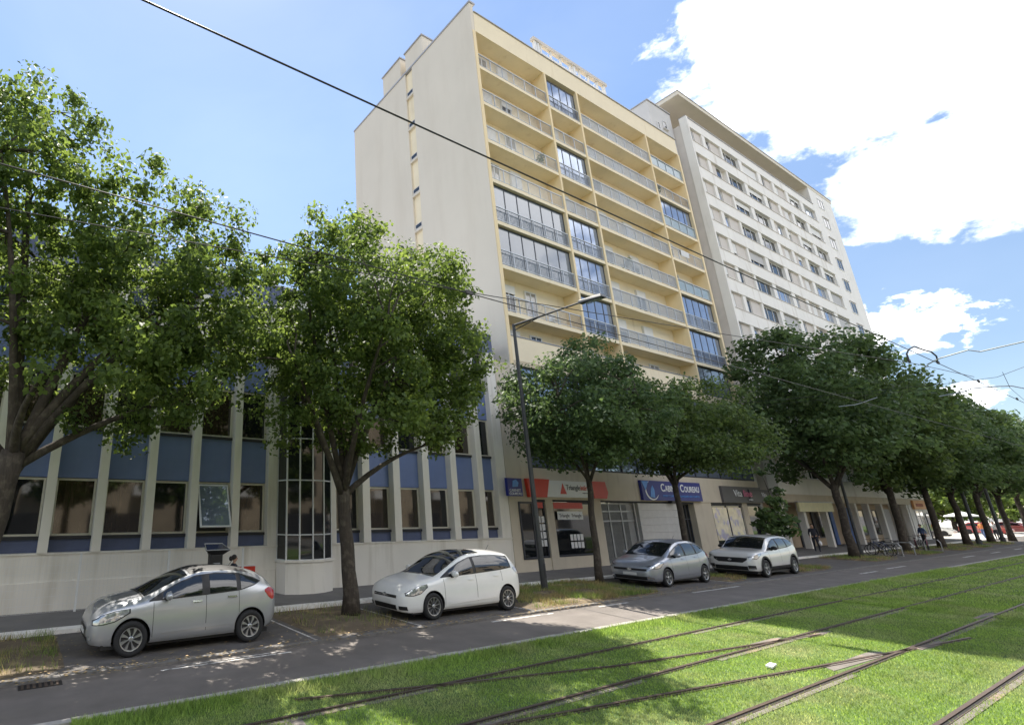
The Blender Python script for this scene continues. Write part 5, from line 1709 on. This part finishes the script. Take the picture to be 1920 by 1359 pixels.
# ------------------------------------------------------------------ people
def person(label, x, y, z0, h, face, shirt, trousers, stride=.25, bag=None, group=None, hair_up=False):
    """skin-modifier figure facing angle `face` (degrees from +X)"""
    t = thing('person', label, 'person', (x, y, z0), group)
    k = h / 1.75
    J = {'pelvis': (0, 0, .94), 'waist': (.02, 0, 1.10), 'chest': (.03, 0, 1.32), 'neck': (.03, 0, 1.50), 'head0': (.04, 0, 1.58),
         'shl': (.03, .17, 1.43), 'ell': (-.06, .23, 1.16), 'hal': (.05, .25, .92), 'shr': (.03, -.17, 1.43), 'elr': (.05, -.24, 1.16), 'har': (.16, -.22, .94),
         'hil': (0, .09, .90), 'knl': (stride * .55, .10, .50), 'anl': (stride * .7, .10, .09), 'tol': (stride * .7 + .14, .10, .04),
         'hir': (0, -.09, .90), 'knr': (-stride * .05, -.10, .50), 'anr': (-stride * .9, -.10, .13), 'tor': (-stride * .9 + .13, -.10, .04)}
    E_ = [('pelvis', 'waist'), ('waist', 'chest'), ('chest', 'neck'), ('neck', 'head0'), ('chest', 'shl'), ('shl', 'ell'), ('ell', 'hal'), ('chest', 'shr'), ('shr', 'elr'), ('elr', 'har'),
          ('pelvis', 'hil'), ('hil', 'knl'), ('knl', 'anl'), ('anl', 'tol'), ('pelvis', 'hir'), ('hir', 'knr'), ('knr', 'anr'), ('anr', 'tor')]
    rad = {'pelvis': .135, 'waist': .13, 'chest': .15, 'neck': .058, 'head0': .06, 'shl': .07, 'shr': .07, 'ell': .046, 'elr': .046, 'hal': .036, 'har': .036, 'hil': .095, 'hir': .095, 'knl': .065, 'knr': .065, 'anl': .045, 'anr': .045, 'tol': .04, 'tor': .04}
    names = list(J)
    me = bpy.data.meshes.new('body')
    me.from_pydata([tuple(c * k for c in J[n]) for n in names], [(names.index(a), names.index(b)) for a, b in E_], [])
    for q in (shirt, trousers, 'skin'):
        me.materials.append(MATS[q])
    o = link('body', me, t)
    md = o.modifiers.new('skin', 'SKIN')
    for i, n in enumerate(names):
        sv = me.skin_vertices[0].data[i]
        sv.radius = (rad[n] * k, rad[n] * k * (1.0 if n not in ('chest', 'waist', 'pelvis') else 1.15))
        sv.use_root = n == 'pelvis'
    sb = o.modifiers.new('sub', 'SUBSURF'); sb.levels = 1; sb.render_levels = 1
    bpy.context.view_layer.update()
    m2 = bpy.data.meshes.new_from_object(o.evaluated_get(bpy.context.evaluated_depsgraph_get()))
    o.modifiers.clear(); o.data = m2
    m2.materials.clear()
    for q in (shirt, trousers, 'skin'):
        m2.materials.append(MATS[q])
    for p_ in m2.polygons:
        c = p_.center
        z = c.z / k
        p_.material_index = 1 if (z < .97 and abs(c.y / k) < .20) else (2 if (z > 1.50 or z < 1.02) else 0)
        p_.use_smooth = True
    hd = MB().ellipsoid((x + .05 * k, y, z0 + 1.655 * k), (.095 * k, .075 * k, .12 * k), 14, 10)
    hd.ellipsoid((x + .145 * k, y, z0 + 1.645 * k), (.022 * k, .014 * k, .022 * k), 8, 6)
    head = hd.build('head', 'skin', t, smooth=True)
    hb = MB().ellipsoid((x + .028 * k, y, z0 + 1.69 * k), (.102 * k, .085 * k, .105 * k), 14, 10)
    if hair_up:
        hb.ellipsoid((x - .10 * k, y, z0 + 1.66 * k), (.07 * k, .06 * k, .085 * k), 12, 8)
    hb.build('hair', 'hair', head, smooth=True)
    for sy in (-1, 1):
        MB().ellipsoid((x + .137 * k, y + sy * .03 * k, z0 + 1.665 * k), (.008, .012, .008), 8, 6).build('eye', 'black', head)
        hp = J['hal'] if sy > 0 else J['har']
        hh = MB()
        bx_, by_, bz_ = x + hp[0] * k, y + hp[1] * k, z0 + hp[2] * k
        hh.ellipsoid((bx_, by_, bz_ - .05 * k), (.035 * k, .018 * k, .05 * k), 8, 6)
        for f in range(4):
            fx = bx_ + (-.024 + .016 * f) * k
            hh.tube([(fx, by_, bz_ - .08 * k), (fx + .004, by_, bz_ - .125 * k), (fx + .014, by_, bz_ - (.15 + .006 * (f in (1, 2))) * k)], .0085 * k, 5)
        hh.tube([(bx_ + .025 * k, by_, bz_ - .04 * k), (bx_ + .05 * k, by_, bz_ - .08 * k), (bx_ + .05 * k, by_, bz_ - .105 * k)], .009 * k, 5)
        hh.build('hand', 'skin', t, smooth=True)
    t.rotation_euler = (0, 0, R(face))
    return t


person('walking person in dark clothes carrying a white bag under the trees', 48.6, 15.6, .09, 1.80, 200, 'cloth_dark', 'cloth_dark', .32)
bg_ = thing('shopping_bag', 'white plastic bag held by the walking person in dark clothes', 'bag', (48.35, 15.45, .5))
bgm = MB().ellipsoid((48.32, 15.28, .66), (.12, .09, .17), 10, 8)
bgm.build('bag_body', 'paper', bg_, smooth=True)
MB().tube([(48.28, 15.28, .8), (48.33, 15.30, .94), (48.38, 15.28, .8)], .012, 5).build('bag_handle', 'paper', bg_)
person('dark haired woman with ponytail walking behind the silver car', 5.60, 14.8, .09, 1.41, 0, 'cloth_dark', 'cloth_blue', .25, hair_up=True)
person('distant person in a white shirt near the right edge of the photo', 88.5, 13.9, 0, 1.75, 180, 'cloth_white', 'cloth_dark', .25, group='people at the square')
person('distant person in an orange top beside the one in white', 91.5, 15.2, 0, 1.75, 160, 'cloth_orange', 'cloth_blue', .2, group='people at the square')
person('distant person in blue standing by the bicycles', 66.0, 14.2, .0, 1.72, 150, 'cloth_blue', 'cloth_dark', .1, group='people at the square')


# ------------------------------------------------------------------ bicycles and hoops
def bicycle(label, x, y, rot, frame):
    t = thing('bicycle', label, 'bicycle', (x, y, .03), 'bicycles parked by the tree row')

    def ring(cx, nm):
        pts = [(x + cx + .33 * math.cos(a), y, .36 + .33 * math.sin(a)) for a in [2 * math.pi * k / 20 for k in range(21)]]
        w = MB().tube(pts, .02, 6, cap=False).build(nm, 'rubber', t)
        sp = MB()
        for k in range(8):
            a = math.pi * k / 8
            sp.tube([(x + cx - .32 * math.cos(a), y, .36 - .32 * math.sin(a)), (x + cx + .32 * math.cos(a), y, .36 + .32 * math.sin(a))], .003, 3)
        sp.build('spokes', 'galv', w)
    ring(-.52, 'wheel'); ring(.52, 'wheel')
    f = MB()
    A, B, S, H, K = (x - .52, y, .36), (x - .08, y, .34), (x - .2, y, .80), (x + .36, y, .86), (x + .52, y, .36)
    for p, q in ((A, B), (A, S), (B, S), (B, H), (S, (x + .35, y, .80)), (H, K)):
        f.tube([p, q], .017, 6)
    f.build('frame', frame, t)
    MB().tube([(x + .36, y, .86), (x + .35, y, 1.0), (x + .36, y - .26, 1.03), (x + .24, y - .28, 1.02)], .013, 6).tube([(x + .35, y, 1.0), (x + .36, y + .26, 1.03), (x + .24, y + .28, 1.02)], .013, 6).build('handlebar', 'black', t)
    MB().ellipsoid((x - .23, y, .90), (.13, .07, .035), 10, 6).build('saddle', 'black', t, smooth=True)
    MB().tube([(x - .08, y - .02, .34), (x - .03, y - .08, .2)], .012, 5).tube([(x - .08, y + .02, .34), (x - .13, y + .08, .48)], .012, 5).build('pedals', 'black', t)
    t.rotation_euler = (0, 0, R(rot))
    return t


bicycle('dark bicycle parked between the first two trees of the dark row', 48.2, 12.5, 60, 'black')
bicycle('second dark bicycle beside the first, nearer the tree', 49.6, 12.7, 65, 'cloth_blue')
bicycle('dark bicycle leaning on the hoop next to the second tree', 50.9, 12.6, 55, 'black')
bicycle('reddish bicycle past the second tree of the dark row', 57.2, 12.8, 15, 'bike_red')
bicycle('reddish bicycle just in front of the third tree', 59.3, 12.7, 10, 'bike_red')
bicycle('pale bicycle behind the reddish ones near the third tree', 60.6, 13.3, 20, 'galv')
for i, (x, y) in enumerate([(49.2, 12.1), (51.6, 12.1), (58.2, 12.2)]):
    h = thing('bike_hoop', ['steel bike hoop between the dark bicycles', 'steel bike hoop right of the dark bicycles', 'steel bike hoop among the reddish bicycles'][i], 'bike hoop', (x, y, .03), 'steel bike hoops')
    MB().tube([(x, y - .4, 0), (x, y - .4, .6), (x, y - .3, .78), (x, y + .3, .78), (x, y + .4, .6), (x, y + .4, 0)], .03, 8).build('hoop', 'galv', h)

# ------------------------------------------------------------------ posts between the trees
def slim_post(label, x, y, h, r, mat):
    t = thing('street_post', label, 'post', (x, y, 0), 'posts along the tree row')
    MB().tube([(x, y, 0), (x, y, h)], [r, r * .8], 8).build('pole', mat, t)
    MB().tube([(x, y, 0), (x, y, .5)], r * 1.4, 8).build('base', mat, t)
    return t


slim_post('grey post right beside the first tree of the dark row', 46.6, 12.9, 7.5, .09, 'lamp_grey')
slim_post('dark catenary post between the fourth and fifth trees of the dark row', 71.5, 12.3, 9.0, .13, 'lamp_grey')
slim_post('dark catenary post before the sixth tree of the dark row', 80.0, 12.3, 9.0, .13, 'lamp_grey')
# cafe parasol at the tower corner
pa = thing('parasol', 'white cafe parasol at the far corner of the tower', 'parasol', (87.5, 15.6, 0))
MB().tube([(87.5, 15.6, 0), (87.5, 15.6, 2.7)], .03, 6).build('pole', 'galv', pa)
MB().lathe([(.02, 2.8), (1.3, 2.35), (1.32, 2.25), (.02, 2.7)], (87.5, 15.6, 0), 'z', 8).build('canopy', 'paper', pa)


# ------------------------------------------------------------------ overhead wires
def wire(label, pts, r=.011, mat='cable', sag=0.0, seg=8):
    path = []
    for a, b in zip(pts[:-1], pts[1:]):
        a, b = Vector(a), Vector(b)
        for k in range(seg):
            u = k / seg
            p = a.lerp(b, u); p.z -= sag * 4 * u * (1 - u)
            path.append(p)
    path.append(Vector(pts[-1]))
    return tag(MB().tube(path, r, 6).build('overhead_wire', mat), label, 'wire', 'overhead tram wires')


wire('thick overhead contact wire above the nearest track, crossing the yellow block', [(-8, 3.5, 6.78), (30, 3.5, 6.85), (70, 3.5, 6.8), (110, 3.5, 6.8)], .010)
wire('overhead contact wire above the far track, crossing the left trees', [(-12, 6.5, 6.8), (25, 6.5, 6.8), (70, 6.5, 6.8), (110, 6.5, 6.8)], .010)
wire('thin overhead crossover wire passing from the far track to the near one', [(-10, 8.9, 6.8), (7.1, 6.5, 6.82), (15.6, 5.0, 6.8), (22.0, 3.8, 6.8), (26, 3.4, 6.84)], .008)
wire('slack cross span wire over the tracks at the right edge', [(28, 11.0, 7.5), (28, 4.55, 7.06), (28, 3.2, 7.04), (28, 2.6, 7.25), (28, -3, 8.6)], .007)
wire('second cross span wire over the tracks at the right edge', [(30, 11.5, 7.6), (30, 5.0, 7.25), (30, 4.24, 7.0)], .006)
wire('short diagonal stay wire crossing the near contact wire at the right', [(27.5, 3.0, 7.1), (30.5, 3.3, 6.98), (34, 3.45, 6.9)], .006)
for i, (cx, cy, cz, lab) in enumerate([(7.1, 6.5, 6.81, 'black wire clamp where the crossover wire meets the far wire'), (21.6, 3.84, 6.84, 'left wire clamp under the hanging jumper loop'), (22.66, 3.5, 6.86, 'right wire clamp under the hanging jumper loop'), (27.2, 3.5, 6.86, 'wire clamp farther along the near contact wire'), (32.9, 3.5, 6.87, 'last wire clamp on the near contact wire at the right edge')]):
    tag(MB().box(cx - .09, cx + .09, cy - .02, cy + .02, cz - .04, cz + .05).build('wire_clamp', 'cable', bevel=.01), lab, 'clamp', 'wire clamps')
jl = [(21.6, 3.84, 6.88), (21.6, 3.84, 7.05), (21.75, 3.80, 7.20), (22.0, 3.72, 7.31), (22.1, 3.66, 7.25), (22.25, 3.6, 7.2), (22.45, 3.52, 7.16), (22.62, 3.48, 7.04), (22.66, 3.5, 6.9)]
tag(MB().tube(jl, .02, 6).build('jumper_cable', 'cable'), 'thick looped jumper cable between two overhead wires', 'cable')
a1 = thing('steady_arm', 'bent galvanised steady arm left of the right edge, upper one', 'steady arm', (22.3, 3.6, 6.8), 'bent steady arms')
MB().tube([(22.3, 3.66, 6.78), (22.3, 3.41, 6.9), (22.3, 2.85, 7.0), (22.3, 2.66, 6.9), (22.3, 1.92, 6.97), (22.3, -1.5, 7.3)], .018, 6).build('arm_tube', 'galv', a1)
a2 = thing('steady_arm', 'bent galvanised steady arm at the right, lower one', 'steady arm', (30, 4, 6.9), 'bent steady arms')
MB().tube([(30, 4.9, 6.93), (30, 4.24, 6.99), (30, 4.07, 7.07), (30, 3.56, 7.03), (30, 3.2, 6.98), (30, 2.97, 6.84), (30, -1, 7.2)], .02, 6).build('arm_tube', 'galv', a2)
a3 = thing('steady_arm', 'pale steady arm seen against the dark trees', 'steady arm', (30, 7, 7), 'bent steady arms')
MB().tube([(30, 7.7, 7.03), (30, 7.2, 7.02), (30, 7.0, 7.06), (30, 6.5, 7.2)], .018, 6).build('arm_tube', 'galv', a3)
